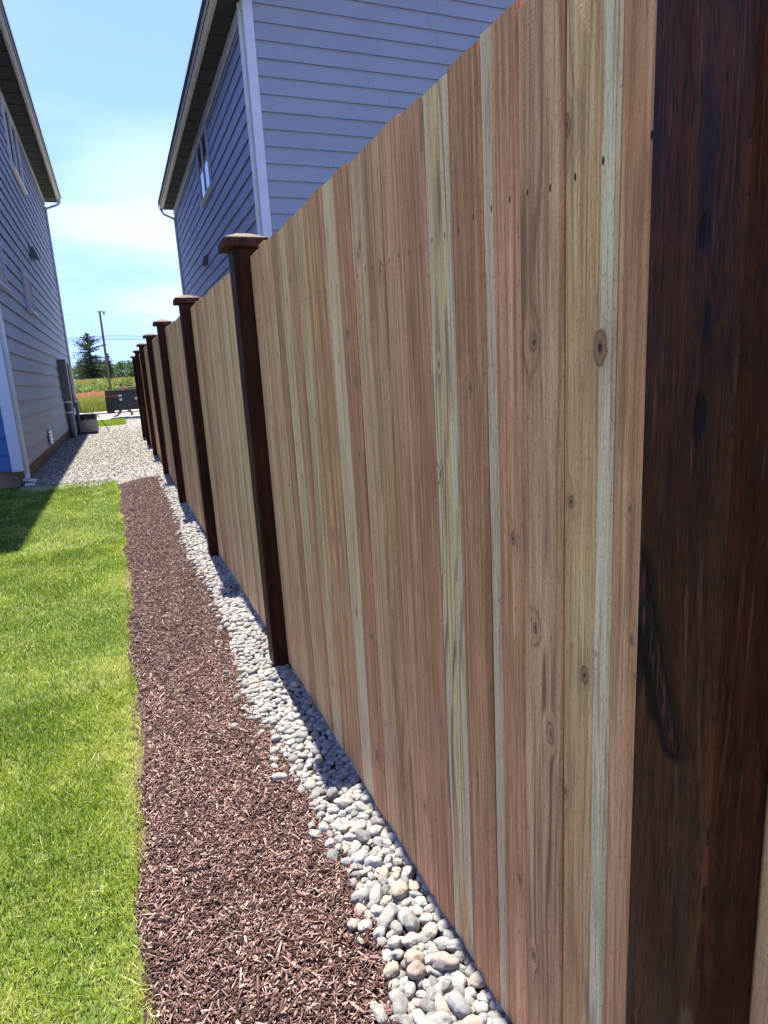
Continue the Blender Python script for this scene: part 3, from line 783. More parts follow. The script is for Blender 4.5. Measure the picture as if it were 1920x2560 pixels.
def vent_hood(H, x, side, y, z, mat, name='vent_hood', s=1.0):
    mb = MB(); X = lambda d: x+side*d
    w_ = .16*s; h = .17*s
    vs = [(X(.0), y, z), (X(.0), y+w_, z), (X(.0), y+w_, z+h), (X(.0), y, z+h), (X(.12*s), y-.01, z), (X(.12*s), y+w_+.01, z), (X(.06*s), y+w_-.01, z+h), (X(.06*s), y+.01, z+h)]
    fs = [(0, 4, 5, 1), (4, 7, 6, 5), (7, 3, 2, 6), (0, 3, 7, 4), (1, 5, 6, 2)]
    mb.add(vs, fs if side < 0 else [f[::-1] for f in fs])
    a, b = sorted((X(.0), X(.032))); mb.bbox((a, y-.03, z-.02), (b, y+w_+.03, z+h+.03), .004)
    return mb.build(name, mat, H)

m_sash = simple('grey_blue_sash', (.36, .40, .52), (.33, .36, .47), 4, .5)
# left house ---------------------------------------------------------
HL = house('grey_blue_house', 'grey blue lap sided two storey house on the left beside the gravel yard', -1.43, 1, 10.40, 24.8, .245, 7.38, 9.0, .53, 25.15,
           m_side_l, m_back_l, 7.52)
downspout(HL, -1.43, 10.47, 1, 7.35, .10)
downspout(HL, -1.43, 24.55, 1, 7.1, .2, flange=False, elbow=(-.95, 7.40))
window(HL, -1.43, 1, 16.0, 18.0, 5.85, 7.20, mull=17.0)
window(HL, -1.43, 1, 14.56, 15.7, 2.92, 3.60, frame=m_sash, proud=.055, pane_reflection=[(14.62, 15.64, 2.98, 3.54, m_pane_refl)])
window(HL, -1.43, 1, 11.0, 12.0, 2.92, 3.60, frame=m_sash, proud=.055, pane_reflection=[(11.06, 11.94, 2.98, 3.54, m_pane_refl)])
vent_hood(HL, -1.43, 1, 17.1, 4.26, m_grey, s=1.5)
# louvred crawl space vent just above the foundation
mb = MB(); mb.bbox((-1.42, 14.3, .27), (-1.385, 14.75, .58), .006)
fv = mb.build('crawl_space_vent', m_grey, HL)
for k in range(4):
    z = .305+k*.065
    mb = MB(); mb.add([(-1.384, 14.34, z), (-1.384, 14.71, z), (-1.35, 14.71, z-.005), (-1.35, 14.34, z-.005), (-1.384, 14.34, z+.04), (-1.384, 14.71, z+.04), (-1.378, 14.71, z+.042), (-1.378, 14.34, z+.042)],
        [(0, 3, 2, 1), (3, 7, 6, 2), (4, 5, 6, 7), (0, 4, 7, 3), (1, 2, 6, 5)])
    mb.build('louvre', m_white, fv)
# electrical service: tall panel, meter and conduits
mb = MB(); mb.bbox((-1.415, 19.6, 1.05), (-1.21, 20.0, 2.13), .008); mb.build('service_panel', m_grey, HL)
mb = MB(); mb.bbox((-1.41, 20.35, 1.15), (-1.19, 20.75, 2.02), .01)
mb.lathe((-1.30, 20.55, 2.02), [(.07, 0), (.07, .03), (.02, .05)], 16)
mb.build('meter_box', simple('weathered_grey_metal', (.17, .155, .145), (.12, .105, .095), 9, .6, .4, 50), HL)
mb = MB(); mb.bbox((-1.40, 20.8, .80), (-1.20, 21.05, 1.35), .01); mb.build('junction_box', m_grey, HL)
mb = MB(); mb.tube([(-1.325, 19.8, 1.06), (-1.325, 19.8, .72), (-1.31, 19.85, -.05)], .085, 16); cnd = mb.build('conduit', m_conduit, HL, smooth=True)
for z in (.98, .70):
    mb = MB(); mb.lathe((-1.325, 19.8, z), [(.089, 0), (.092, .005), (.092, .03), (.089, .035)], 18); mb.build('conduit_strap', m_white, cnd)
mb = MB(); mb.tube([(-1.30, 20.5, 1.16), (-1.30, 20.5, -.05)], .06, 14); mb.build('conduit', simple('pale_conduit', (.22, .25, .30), (.17, .2, .25), 5, .4), HL, smooth=True)
mb = MB(); mb.tube([(-1.18, 21.0, .95), (-1.18, 21.0, -.05)], .045, 12); mb.build('conduit', m_conduit, HL, smooth=True)

# right house --------------------------------------------------------
HR = house('slate_blue_house', 'slate blue lap sided two storey house rising behind the cedar fence', 2.45, -1, 10.60, 23.0, .245, 6.78, 9.0, .48, 23.05,
           m_side_r, m_back_r, 6.93)
downspout(HR, 2.45, 10.67, -1, 6.75, .12)
downspout(HR, 2.45, 22.72, -1, 6.5, .2, flange=False, elbow=(2.02, 6.80))
window(HR, 2.45, -1, 15.0, 16.6, 5.40, 6.62, mull=15.8, frame=m_sash)
vent_hood(HR, 2.45, -1, 16.9, 4.10, m_grey, s=1.35)

# ------------------------------------------------------------------ river stones along the fence
def ico(sub):
    import bmesh
    bm = bmesh.new(); bmesh.ops.create_icosphere(bm, subdivisions=sub, radius=1.0)
    V = np.array([v.co[:] for v in bm.verts]); F = np.array([[v.index for v in f.verts] for f in bm.faces]); bm.free()
    return V, F
def pebble(V, seed, rough=.16):
    o = Vector((seed*13.1, seed*7.7, seed*3.3)); out = []
    for p in V:
        p = Vector(p); n1 = mnoise.noise(p*.9+o); n2 = mnoise.noise(p*2.2+o*2)
        d = 1+rough*1.6*n1+rough*.55*n2
        q = p*d
        q.z = math.copysign(abs(q.z)**.9, q.z)
        out.append(q[:])
    return np.array(out)
def stone_mat(name, objinfo):
    g = G(name); p = g.obj()
    if objinfo: t = g.n('ShaderNodeObjectInfo').outputs['Random']; sv = g.n('ShaderNodeTexCoord').outputs['Object']; vec = g.vmul(sv, (1.0, 1.0, 1.0)); scl = 1.3
    else: t = g.attr('tone'); vec = p; scl = 45
    c = g.ramp(t, [(0, (.12, .12, .118)), (.3, (.21, .21, .20)), (.55, (.31, .302, .28)), (.74, (.18, .184, .19)), (.86, (.31, .275, .225)), (.95, (.27, .215, .18)), (1, (.42, .41, .38))])
    n = g.noise(vec, scl, 6, .65); n2 = g.noise(vec, scl*9, 3, .6)
    c = g.mix(g.m_('MULTIPLY', g.ss(n, .5, .75), .5), c, (.13, .12, .11))
    c = g.mix(g.m_('MULTIPLY', g.ss(n, .48, .25), .35), c, (.50, .49, .46))
    c = g.mix(g.m_('MULTIPLY', g.ss(n2, .55, .72), .45), c, (.09, .08, .07))
    return g.done(c, .78, g.bump(g.m_('ADD', n, g.m_('MULTIPLY', n2, .3)), .35, .02 if objinfo else .004), .3)
m_stone = stone_mat('river_stone', True); m_stone2 = stone_mat('river_stone_mass', False)
edge_y = [0.6, 1.0, 1.06, 1.15, 1.22, 1.36, 1.6, 1.79, 1.96, 2.11, 2.27, 2.45, 2.73, 3.0, 3.57, 3.9, 4.48, 5.12, 6.2, 9.0, 9.6]
edge_x = [.36, .355, .353, .385, .392, .402, .404, .385, .37, .372, .37, .32, .322, .352, .392, .385, .385, .335, .37, .385, .36]
def left_edge(y): return np.interp(y, edge_y, edge_x)+.004
def face_x(y): return np.interp(y, [p[1] for p in POSTS], [p[0] for p in POSTS])
stones = []   # x,y,r
grid = {}
def try_put(x, y, r, k=.80):
    ci, cj = int(x//.06), int(y//.06)
    for i in range(ci-1, ci+2):
        for j in range(cj-1, cj+2):
            for (a, b, c) in grid.get((i, j), ()):
                if (a-x)**2+(b-y)**2 < (k*(c+r))**2: return False
    grid.setdefault((ci, cj), []).append((x, y, r)); return True
special = [(.0, 0, 0)]
def px_ground(px, py, z=.03):
    d = fwd + r2*((px-960)/FPX) - u2*((py-1280)/FPX)
    t = (z-CAM_Z)/d.z; return (d.x*t, d.y*t)
SPEC = [((1035, 2385), .026, (.52, .40, .30), 'peach coloured oval river stone among the grey ones near the lower fence corner', (1.15, .95, .7), .6),
        ((1110, 2392), .028, (.42, .35, .32), 'long pinkish grey river stone lying beside the peach coloured one', (1.45, .8, .6), -.5),
        ((978, 2412), .020, (.52, .46, .34), 'small yellowish river stone at the mulch edge left of the peach one', (1.1, .9, .7), .1),
        ((1000, 2215), .026, (.48, .40, .31), 'rounded buff river stone higher up the strip among white ones', (1.05, .95, .75), .3),
        ((1148, 2500), .024, (.36, .37, .38), 'smooth dark grey oval river stone at the foot of the near fence boards', (1.3, .95, .7), 2.2),
        ((1040, 2412), .026, (.40, .33, .29), 'brownish grey round river stone just below the peach one', (1.1, 1, .7), 1.0)]
spec_xy = []
for (pp, r_, c_, lb, scl, rot) in SPEC:
    x, y = px_ground(*pp); spec_xy.append((x, y)); grid.setdefault((int(x//.06), int(y//.06)), []).append((x, y, r_*1.15))
for layer in range(2):
    tries = 60000 if layer == 0 else 0
    for _ in range(tries):
        y = random.uniform(.55, 9.6)
        xe = left_edge(y); x = random.uniform(xe-.05, float(face_x(y))+.01)
        e = xe+.018*mnoise.noise(Vector((x*3, y*5, 0)))
        if x < e and random.random() > .06*math.exp(-(e-x)/.02): continue
        r_ = random.choice((.011, .0135, .0155, .0175, .0195))*random.uniform(.85, 1.15)*(1.0 if y > 1.8 else 1.08)
        if y > 3: r_ *= 1.0
        if try_put(x, y, r_): stones.append((x, y, r_))
# a few strays out on the mulch
for pp in [(549, 1564), (537, 1470), (585, 1805)]:
    x, y = px_ground(*pp); stones.append((x, y, .017))
V3, F3 = ico(4); V2, F2 = ico(2)
protos = []
for k in range(14):
    V = pebble(V3, k+1, .19)
    me = bpy.data.meshes.new('river_stone')
    me.from_pydata(V.tolist(), [], F3.tolist()); me.update(); me.polygons.foreach_set('use_smooth', [True]*len(me.polygons)); me.materials.append(m_stone)
    protos.append(me)
def zst(x, y): return float(gz(x, y))
def place_stone(me, x, y, z, r_, scl, rot, label, group):
    o = bpy.data.objects.new('river_stone', me); COL.objects.link(o)
    o.location = (x, y, z); o.scale = (r_*scl[0], r_*scl[1], r_*scl[2])
    o.rotation_euler = (random.uniform(-.35, .35), random.uniform(-.35, .35), rot)
    tag(o, label, 'stone', group); return o
for (pp, r_, c_, lb, scl, rot), (x, y) in zip(SPEC, spec_xy):
    me = protos[(int(abs(x*1000)))%14].copy(); me.materials.clear()
    c_ = tuple(v*.66 for v in c_); me.materials.append(simple('stone_tint', c_, tuple(v*.65 for v in c_), 2.0, .75, .3, 14, bd=.02))
    place_stone(me, x, y, .016, r_*.86, scl, rot, lb, 'river stones along the fence base')
stones.sort(key=lambda s: s[1])
near = stones[:294]; rest = stones[294:]
for i, (x, y, r_) in enumerate(near):
    sx, sy2, sz = random.uniform(1.0, 1.5), random.uniform(.85, 1.05), random.uniform(.62, .85)
    place_stone(protos[i % 14], x, y, zst(x, y)+r_*random.uniform(.35, .75), r_, (sx, sy2, sz), random.uniform(0, 6.28),
                'smooth rounded pale grey river stone in the strip at the fence base', 'river stones along the fence base')
def stone_mass(name, pts, V0s, F0, mat, zfn, sxr=(1.0, 1.5), szr=(.55, .85), sink=(.3, .75), smooth=True):
    nV = len(V0s[0]); N = len(pts)
    out = np.empty((N, nV, 3), np.float32); tone = np.empty((N, nV), np.float32)
    P = np.array([(p[0], p[1]) for p in pts]); Rr = np.array([p[2] for p in pts])
    ang = rng.uniform(0, 2*np.pi, N); tx = rng.uniform(-.35, .35, N); ty = rng.uniform(-.35, .35, N)
    S = np.stack([rng.uniform(*sxr, N), rng.uniform(.85, 1.05, N), rng.uniform(*szr, N)], 1)*Rr[:, None]
    which = rng.integers(0, len(V0s), N)
    base = np.stack(V0s)[which]*S[:, None, :]
    c, s = np.cos(tx)[:, None], np.sin(tx)[:, None]
    y_, z_ = base[..., 1]*c-base[..., 2]*s, base[..., 1]*s+base[..., 2]*c
    c, s = np.cos(ty)[:, None], np.sin(ty)[:, None]
    x_, z_ = base[..., 0]*c+z_*s, -base[..., 0]*s+z_*c
    c, s = np.cos(ang)[:, None], np.sin(ang)[:, None]
    x2, y2 = x_*c-y_*s, x_*s+y_*c
    zz = zfn(P[:, 0], P[:, 1])+Rr*rng.uniform(*sink, N)
    out[..., 0] = x2+P[:, :1]; out[..., 1] = y2+P[:, 1:2]; out[..., 2] = z_+zz[:, None]
    tone[:] = rng.uniform(0, 1, N)[:, None]
    F = (F0[None]+(np.arange(N)*nV)[:, None, None]).reshape(-1, F0.shape[1])
    return mesh_np(name, out.reshape(-1, 3), F, mat, attrs={'tone': ('FLOAT', tone)}, smooth=smooth)
V2s = [pebble(V2, 40+k, .18) for k in range(10)]
o = stone_mass('river_stones', rest, V2s, F2, m_stone2, gz)
tag(o, 'pale rounded river stones running on along the fence base into the distance', 'stones', None, 'stuff')
# lower filling layer under everything
fill = []
for _ in range(5200):
    y = random.uniform(.5, 9.6); x = random.uniform(left_edge(y)+.015, float(face_x(y))+.03); fill.append((x, y, random.uniform(.008, .015)))
V1, F1 = ico(1)
o = stone_mass('small_stones', fill, [pebble(V2, 70+k, .2) for k in range(6)], F2, m_stone2, lambda x, y: gz(x, y)-.006)
tag(o, 'small stones filling the gaps between the larger river stones', 'stones', None, 'stuff')

# ------------------------------------------------------------------ gravel on the yard
gp = []
for _ in range(60000):
    y = 9.3+20*(random.random()**1.7); x = random.uniform(-1.47, .62)
    if y < 9.75+.12*mnoise.noise(Vector((x*3, 1, 0))) and not (x > -.16 and y > 9.35 + .15*mnoise.noise(Vector((x*4, 3, 0)))): continue
    if x > float(face_x(y))+.05: continue
    gp.append((x, y, random.uniform(.006, .015)*(1+.03*(y-9))))
m_grav = G('gravel_stone')
t_ = m_grav.attr('tone')
cg = m_grav.ramp(t_, [(0, (.11, .105, .095)), (.3, (.24, .23, .205)), (.6, (.34, .325, .29)), (.85, (.50, .48, .44)), (1, (.32, .28, .22))])
m_grav = m_grav.done(cg, .85, None, .25)
V1s = [pebble(V1, 90+k, .3) for k in range(8)]
o = stone_mass('gravel', gp, V1s, F1, m_grav, lambda x, y: gz(x, y)-.005, (1.0, 1.5), (.5, .9), (.1, .6), smooth=False)
tag(o, 'pale crushed gravel covering the yard between the house and the fence', 'gravel', None, 'stuff')

# ------------------------------------------------------------------ mulch
def chips(name, N, xf, mat, L=(.004, .026), W=(.0009, .0048), T=(.0008, .0025), zlift=.0):
    X, Y = xf(N); N = len(X)
    big = rng.uniform(0, 1, N) < .05; l = rng.uniform(*L, N)*rng.uniform(.5, 1.2, N)*np.where(big, 1.9, 1); wd = rng.uniform(*W, N); th = rng.uniform(*T, N); wd = wd*np.where(big, 1.6, 1)
    a = rng.uniform(0, 2*np.pi, N); pi_ = rng.normal(0, .28, N); ro = rng.normal(0, .5, N)
    d = np.stack([np.cos(a)*np.cos(pi_), np.sin(a)*np.cos(pi_), np.sin(pi_)], 1)
    s = np.stack([-np.sin(a), np.cos(a), np.zeros(N)], 1); n_ = np.cross(d, s)
    s2 = s*np.cos(ro)[:, None]+n_*np.sin(ro)[:, None]; n2 = np.cross(d, s2)
    n2 *= np.sign(n2[:, 2:3]+1e-9)
    cz = gz(X, Y)+rng.uniform(0, .012, N)+np.abs(np.sin(pi_))*l*.4+zlift
    C = np.stack([X, Y, cz], 1)
    V = np.empty((N, 8, 3), np.float32); k = 0
    tap = rng.uniform(.25, 1.0, (N, 1))
    for sd_ in (-1, 1):
        for ss_ in (-1, 1):
            for sn in (-1, 1):
                tt = tap if sd_ > 0 else 1.0
                V[:, k] = C+d*(sd_*l/2)[:, None]+s2*(ss_*wd/2)[:, None]*tt+n2*(sn*th/2)[:, None]; k += 1
    f0 = np.array([(0, 1, 3, 2), (4, 6, 7, 5), (0, 4, 5, 1), (2, 3, 7, 6), (1, 5, 7, 3), (0, 2, 6, 4)])
    F = (f0[None]+(np.arange(N)*8)[:, None, None]).reshape(-1, 4)
    tone = np.repeat(rng.uniform(0, 1, N), 8)
    return mesh_np(name, V.reshape(-1, 3), F, mat, attrs={'tone': ('FLOAT', tone)})
g = G('mulch_chip'); t_ = g.attr('tone')
c_ = g.ramp(t_, [(0, (.020, .009, .008)), (.25, (.062, .030, .025)), (.55, (.140, .074, .063)), (.82, (.27, .168, .142)), (1, (.48, .36, .30))])
c_ = g.mix(g.m_('MULTIPLY', g.ss(g.noise(g.obj(), 5, 4, .6), .5, .7), .35), c_, (.05, .025, .02))
m_chip = g.done(c_, .8, None, .3)
def mulch_xy(y0, y1):
    def f(N):
        Y = rng.uniform(y0, y1, N); xl = -.105+.02*np.sin(Y*3.1)+.012*np.sin(Y*11); xr = left_edge(Y)+.02
        xl = np.where(Y > 6, xl-(Y-6)*.02, xl)
        X = xl+(xr-xl)*rng.uniform(0, 1, N)
        keep = Y < 9.45+.08*np.sin(X*17)
        return X[keep], Y[keep]
    return f
N1 = 135000
def f_all(N):
    a = mulch_xy(.5, 3.2)(int(N*.58)); b = mulch_xy(3.2, 9.6)(int(N*.42)); return np.r_[a[0], b[0]], np.r_[a[1], b[1]]
o = chips('mulch', N1, f_all, m_chip)
tag(o, 'reddish brown bark mulch strip between lawn and river stones', 'mulch', None, 'stuff')

# ------------------------------------------------------------------ grass
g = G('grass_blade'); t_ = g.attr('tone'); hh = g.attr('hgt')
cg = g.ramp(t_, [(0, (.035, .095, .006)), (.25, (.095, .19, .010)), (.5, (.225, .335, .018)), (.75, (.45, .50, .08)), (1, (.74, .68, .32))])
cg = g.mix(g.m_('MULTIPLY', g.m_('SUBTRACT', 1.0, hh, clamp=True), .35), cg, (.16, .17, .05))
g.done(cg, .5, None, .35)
tr = g.n('ShaderNodeBsdfTranslucent'); g._in(tr.inputs['Color'], g.mix(.35, cg, (.32, .42, .03)))
ms = g.n('ShaderNodeMixShader'); ms.inputs[0].default_value = .42
g.t.links.new(g.b.outputs[0], ms.inputs[1]); g.t.links.new(tr.outputs[0], ms.inputs[2]); g.t.links.new(ms.outputs[0], g.out.inputs['Surface'])
m_grass = g.m
def blades(name, X, Y, H, W, tone, mat, lean=.5, zf=gz):
    N = len(X); a = rng.uniform(0, 2*np.pi, N); b = rng.uniform(0, 2*np.pi, N)
    le = np.abs(rng.normal(0, lean, N)); h = H
    dx, dy = np.cos(b)*le*h, np.sin(b)*le*h
    wx, wy = np.cos(a)*W/2, np.sin(a)*W/2
    Z = zf(X, Y)-.004
    hz = h/np.sqrt(1+le**2)
    V = np.empty((N, 5, 3), np.float32)
    V[:, 0] = np.stack([X-wx, Y-wy, Z], 1); V[:, 1] = np.stack([X+wx, Y+wy, Z], 1)
    V[:, 2] = np.stack([X-wx*.8+dx*.4, Y-wy*.8+dy*.4, Z+hz*.6], 1); V[:, 3] = np.stack([X+wx*.8+dx*.4, Y+wy*.8+dy*.4, Z+hz*.6], 1)
    V[:, 4] = np.stack([X+dx, Y+dy, Z+hz], 1)
    f0 = np.array([(0, 1, 3), (0, 3, 2), (2, 3, 4)])
    F = (f0[None]+(np.arange(N)*5)[:, None, None]).reshape(-1, 3)
    tn = np.repeat(tone, 5); hg = np.tile(np.array([0, 0, .7, .7, 1.0]), N)
    return mesh_np(name, V.reshape(-1, 3), F, mat, attrs={'tone': ('FLOAT', tn), 'hgt': ('FLOAT', hg)})
def vnoise(X, Y, s, seed=0):
    """cheap smooth value noise"""
    x = X*s+seed*17.3; y = Y*s+seed*9.1
    xi = np.floor(x).astype(int); yi = np.floor(y).astype(int); fx = x-xi; fy = y-yi
    fx = fx*fx*(3-2*fx); fy = fy*fy*(3-2*fy)
    def h(i, j):
        v = np.sin(i*127.1+j*311.7+seed*74.7)*43758.5453; return v-np.floor(v)
    return (h(xi, yi)*(1-fx)+h(xi+1, yi)*fx)*(1-fy)+(h(xi, yi+1)*(1-fx)+h(xi+1, yi+1)*fx)*fy
GX = []; GY = []
for (x0, x1, y0, y1, n) in [(-1.25, -.09, .9, 3.0, 70000), (-1.5, -.09, 3.0, 6.0, 62000), (-1.75, -.11, 6.0, 10.6, 56000), (-4, -1.25, -.5, 6, 26000), (-5, -1.75, 6, 10.45, 12000), (-1.25, -.09, -1, .9, 9000)]:
    GX.append(rng.uniform(x0, x1, n)); GY.append(rng.uniform(y0, y1, n))
GX = np.concatenate(GX); GY = np.concatenate(GY)
xedge = -.105+.02*np.sin(GY*3.1)+.012*np.sin(GY*11)-np.where(GY > 6, (GY-6)*.024, 0)
keep = (GX < xedge+rng.exponential(.008, len(GX))) & (GY < 10.05+.04*np.sin(GX*9)-.5*(GX+.2)*(GX > -1.6)+.7*(GX <= -1.6))
GX, GY, xedge = GX[keep], GY[keep], xedge[keep]
de = xedge-GX
pt = vnoise(GX, GY, 2.1, 1)*.45+vnoise(GX, GY, 6.5, 2)*.33+vnoise(GX, GY, 17, 3)*.22
tone = .12+1.25*(pt-.30)+rng.normal(0, .16, len(GX))
tone += .42*np.exp(-np.clip(de, 0, 9)/.05)*(.4+vnoise(GX, GY, 5, 6))
tone -= .13*smst(3.5, 7.5, GY)  # far lawn darkened: its shade is put into the blade tone
dead = rng.uniform(0, 1, len(GX)) < (.07+.35*np.clip(pt-.45, 0, 1)*2)
tone = np.where(dead, rng.uniform(.8, 1.0, len(GX)), tone)
H_ = rng.uniform(.014, .034, len(GX))*(.75+.5*vnoise(GX, GY, 3.3, 5)); W_ = rng.uniform(.0018, .0034, len(GX))*(1+.16*np.clip(GY-2, 0, 8))
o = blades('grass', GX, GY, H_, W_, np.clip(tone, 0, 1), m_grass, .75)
tag(o, 'mown bright green lawn grass with straw coloured tips along the mulch edge', 'grass', None, 'stuff')
# little lawn by the pavement
sheet('lawn', np.linspace(-1.35, .10, 6), np.linspace(24.4, 28.6, 6), m_lawn, 0.008)
n = 16000; X = rng.uniform(-1.38, .11, n); Y = rng.uniform(24.35, 28.6, n)
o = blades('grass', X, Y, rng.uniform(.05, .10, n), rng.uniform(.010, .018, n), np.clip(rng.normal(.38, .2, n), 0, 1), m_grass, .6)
tag(o, 'small bright green patch of turf at the far end of the gravel', 'grass', None, 'stuff')

# ------------------------------------------------------------------ concrete riser and cable
m_riserc = concrete_mat('riser_concrete', (.30, .29, .275), (.20, .19, .18), 4)
ri = empty('concrete_riser', (-1.02, 21.3, 0)); tag(ri, 'round concrete riser ring with a black rim standing on the gravel by the house corner', 'concrete ring')
mb = MB(); mb.lathe((-1.02, 21.3, 0), [(.32, .062), (.335, .09), (.33, .25), (.322, .415), (.27, .415)], 48); mb.build('concrete_ring', m_riserc, ri, smooth=True)
mb = MB(); mb.lathe((-1.02, 21.3, 0), [(.327, .417), (.331, .43), (.331, .565), (.322, .58), (.30, .585), (.285, .560), (.05, .555)], 48); mb.build('lid', m_black, ri, smooth=True)
mb = MB(); mb.lathe((-1.02, 21.3, 0), [(.30, .0), (.325, .01), (.325, .035), (.31, .06)], 48); mb.build('base_ring', m_black, ri, smooth=True)
mb = MB()
pts = [(-1.17, 20.9, 1.1), (-1.13, 20.9, 1.02), (-1.10, 20.93, .86), (-1.08, 20.95, .70), (-1.05, 21.0, .635), (-.95, 21.02, .62), (-.80, 21.0, .62), (-.68, 20.9, .58), (-.60, 20.8, .46), (-.52, 20.8, .30), (-.45, 20.9, .14), (-.40, 21.0, .03)]
mb.tube(pts, .011, 8); o = mb.build('black_cable', m_black, None, smooth=True)
tag(o, 'black cable looping from the house over the concrete riser', 'cable')

# ------------------------------------------------------------------ trailer
m_trl = simple('black_trailer_paint', (.016, .018, .024), (.024, .026, .03), 5, .38, .15, 30)
m_lum = simple('pale_lumber', (.48, .33, .25), (.38, .25, .18), 6, .7, .3, 60, stretch=(1, 8, 8))
m_red = simple('red_reflective_tape', (.42, .02, .035), (.36, .015, .03), 20, .3)
m_wht = simple('white_reflective_tape', (.8, .8, .8), (.7, .7, .7), 20, .3)
m_tyre = simple('tyre_rubber', (.02, .02, .021), (.028, .028, .028), 20, .85, .4, 60)
m_steel = simple('galvanised_steel', (.35, .36, .37), (.28, .29, .3), 10, .35, metal=.8)
m_rust = simple('brown_rust', (.055, .033, .025), (.03, .02, .018), 18, .75, .4, 50)
tl = empty('black_trailer', (1.2, 29.7, 0)); tag(tl, 'black high sided dump trailer with red and white tape parked beyond the fence end', 'trailer')
X0, X1, Y0, Y1, ZB, ZT = -.44, 3.4, 29.0, 30.5, .38, 1.14
mb = MB(); mb.bbox((X0, Y0, ZB), (X1, Y0+.05, ZT), .008); mb.bbox((X0, Y1-.05, ZB), (X1, Y1, ZT), .008); mb.box((X0+.01, Y0+.05, ZB+.01), (X1-.01, Y1-.05, ZB+.07))
mb.bbox((X0, Y0+.051, ZB), (X0+.05, Y1-.051, ZT), .008); mb.bbox((X1-.05, Y0+.051, ZB), (X1, Y1-.051, ZT), .008)
body = mb.build('box_body', m_trl, tl)
mb = MB(); mb.bbox((X0-.08, Y0-.03, ZT-.16), (X0+.06, Y0+.06, ZT+.06), .01); mb.bbox((X0-.02, Y0-.025, ZT+.001), (X1, Y0+.06, ZT+.05), .008)
mb.bbox((X0-.075, Y0-.028, .90), (X0-.02, Y0+.05, ZT-.165), .008)
mb.build('top_rail', m_rust, tl)
mb = MB(); mb.bbox((-.535, Y0-.045, .26), (-.235, Y0-.012, .93), .008); mb.build('mudflap', m_black, tl)
mb = MB(); mb.box((-.46, Y0-.011, .935), (-.02, Y0-.003, .985)); mb.build('red_tape', m_red, tl)
mb = MB(); mb.box((-.018, Y0-.011, .935), (.115, Y0-.003, .985)); mb.build('white_tape', m_wht, tl)
# shield shaped stickers: white outline with bars inside
def sticker(cx, cz):
    mb = MB(); s = .052; y0, y1 = Y0-.009, Y0-.002
    out = [(-s, s*.7), (-s*.6, s), (s*.6, s), (s, s*.7), (s, -s*.45), (s*.4, -s*.9), (0, -s*1.02), (-s*.4, -s*.9), (-s, -s*.45)]
    n = len(out); k = .72
    vs = [(cx+a, y0, cz+b) for a, b in out]+[(cx+a*k, y0, cz+b*k) for a, b in out]
    mb.add(vs, [(i, (i+1) % n, n+(i+1) % n, n+i) for i in range(n)])
    for zz in (.022, -.002, -.024): mb.box((cx-.030, y0, cz+zz-.005), (cx+.030, y1, cz+zz+.005))
    mb.build('sticker', m_wht, tl)
sticker(.055, .80); sticker(.655, .805)
mb = MB()
for k in range(5): mb.box((.30+k*.025, Y0-.007, .56-k*.001), (.316+k*.025, Y0-.002, .568-k*.001))
mb.build('small_lettering', m_wht, tl)
for k, xx in enumerate((1.35, 2.05)):
    mb = MB(); c = (xx, Y0+.12, .30)
    prof = [(.16, -.09), (.26, -.095), (.295, -.07), (.30, 0), (.295, .07), (.26, .095), (.16, .09)]
    n = 28; vs = []; fs = []
    for (r_, d) in prof:
        for q in range(n):
            t = 2*math.pi*q/n; vs.append((c[0]+r_*math.cos(t), c[1]+d, c[2]+r_*math.sin(t)))
    for i in range(len(prof)-1):
        for q in range(n): fs.append((i*n+q, i*n+(q+1) % n, (i+1)*n+(q+1) % n, (i+1)*n+q))
    fs.append(tuple(range(n))); fs.append(tuple((len(prof)-1)*n+q for q in range(n))[::-1])
    mb.add(vs, fs); wh = mb.build('wheel', m_tyre, tl, smooth=True)
    mb = MB(); mb.tube([(xx, c[1]-.097, .30), (xx, c[1]-.08, .30)], .15, 20); mb.build('rim', m_steel, wh)
mb = MB(); mb.box((1.0, Y0+.0, .335), (2.45, Y1-.1, .379)); mb.tube([(1.35, Y0+.2, .30), (1.35, Y1-.2, .30)], .03, 8); mb.tube([(2.05, Y0+.2, .30), (2.05, Y1-.2, .30)], .03, 8)
mb.build('chassis', m_trl, tl)
mb = MB(); mb.tube([(X1, Y0+.5, .36), (X1+1.1, (Y0+Y1)/2, .34)], .04, 8); mb.tube([(X1, Y1-.5, .36), (X1+1.1, (Y0+Y1)/2, .34)], .04, 8); mb.tube([(X1+.9, (Y0+Y1)/2, .5), (X1+.9, (Y0+Y1)/2, .03)], .03, 8)
mb.build('drawbar', m_trl, tl)
# lumber stacked on the trailer: each plank its own thing
def plank(a, b, label):
    mb = MB(); mb.bbox(a, b, .004); return tag(mb.build('lumber_plank', m_lum), label, 'plank', 'planks laid across the black trailer')
plank((-.12, 29.08, 1.272), (2.6, 29.20, 1.312), 'long pinkish plank, topmost on the black trailer')
plank((-.04, 29.06, 1.192), (.26, 29.30, 1.245), 'short pale timber block under the long plank at the trailer end')
plank((.42, 29.06, 1.192), (2.7, 29.16, 1.222), 'pale plank lying lower on the trailer rail beneath the long one')
plank((.27, 29.32, 1.192), (.41, 29.50, 1.270), 'dark gap spacer block between the planks on the trailer rail')

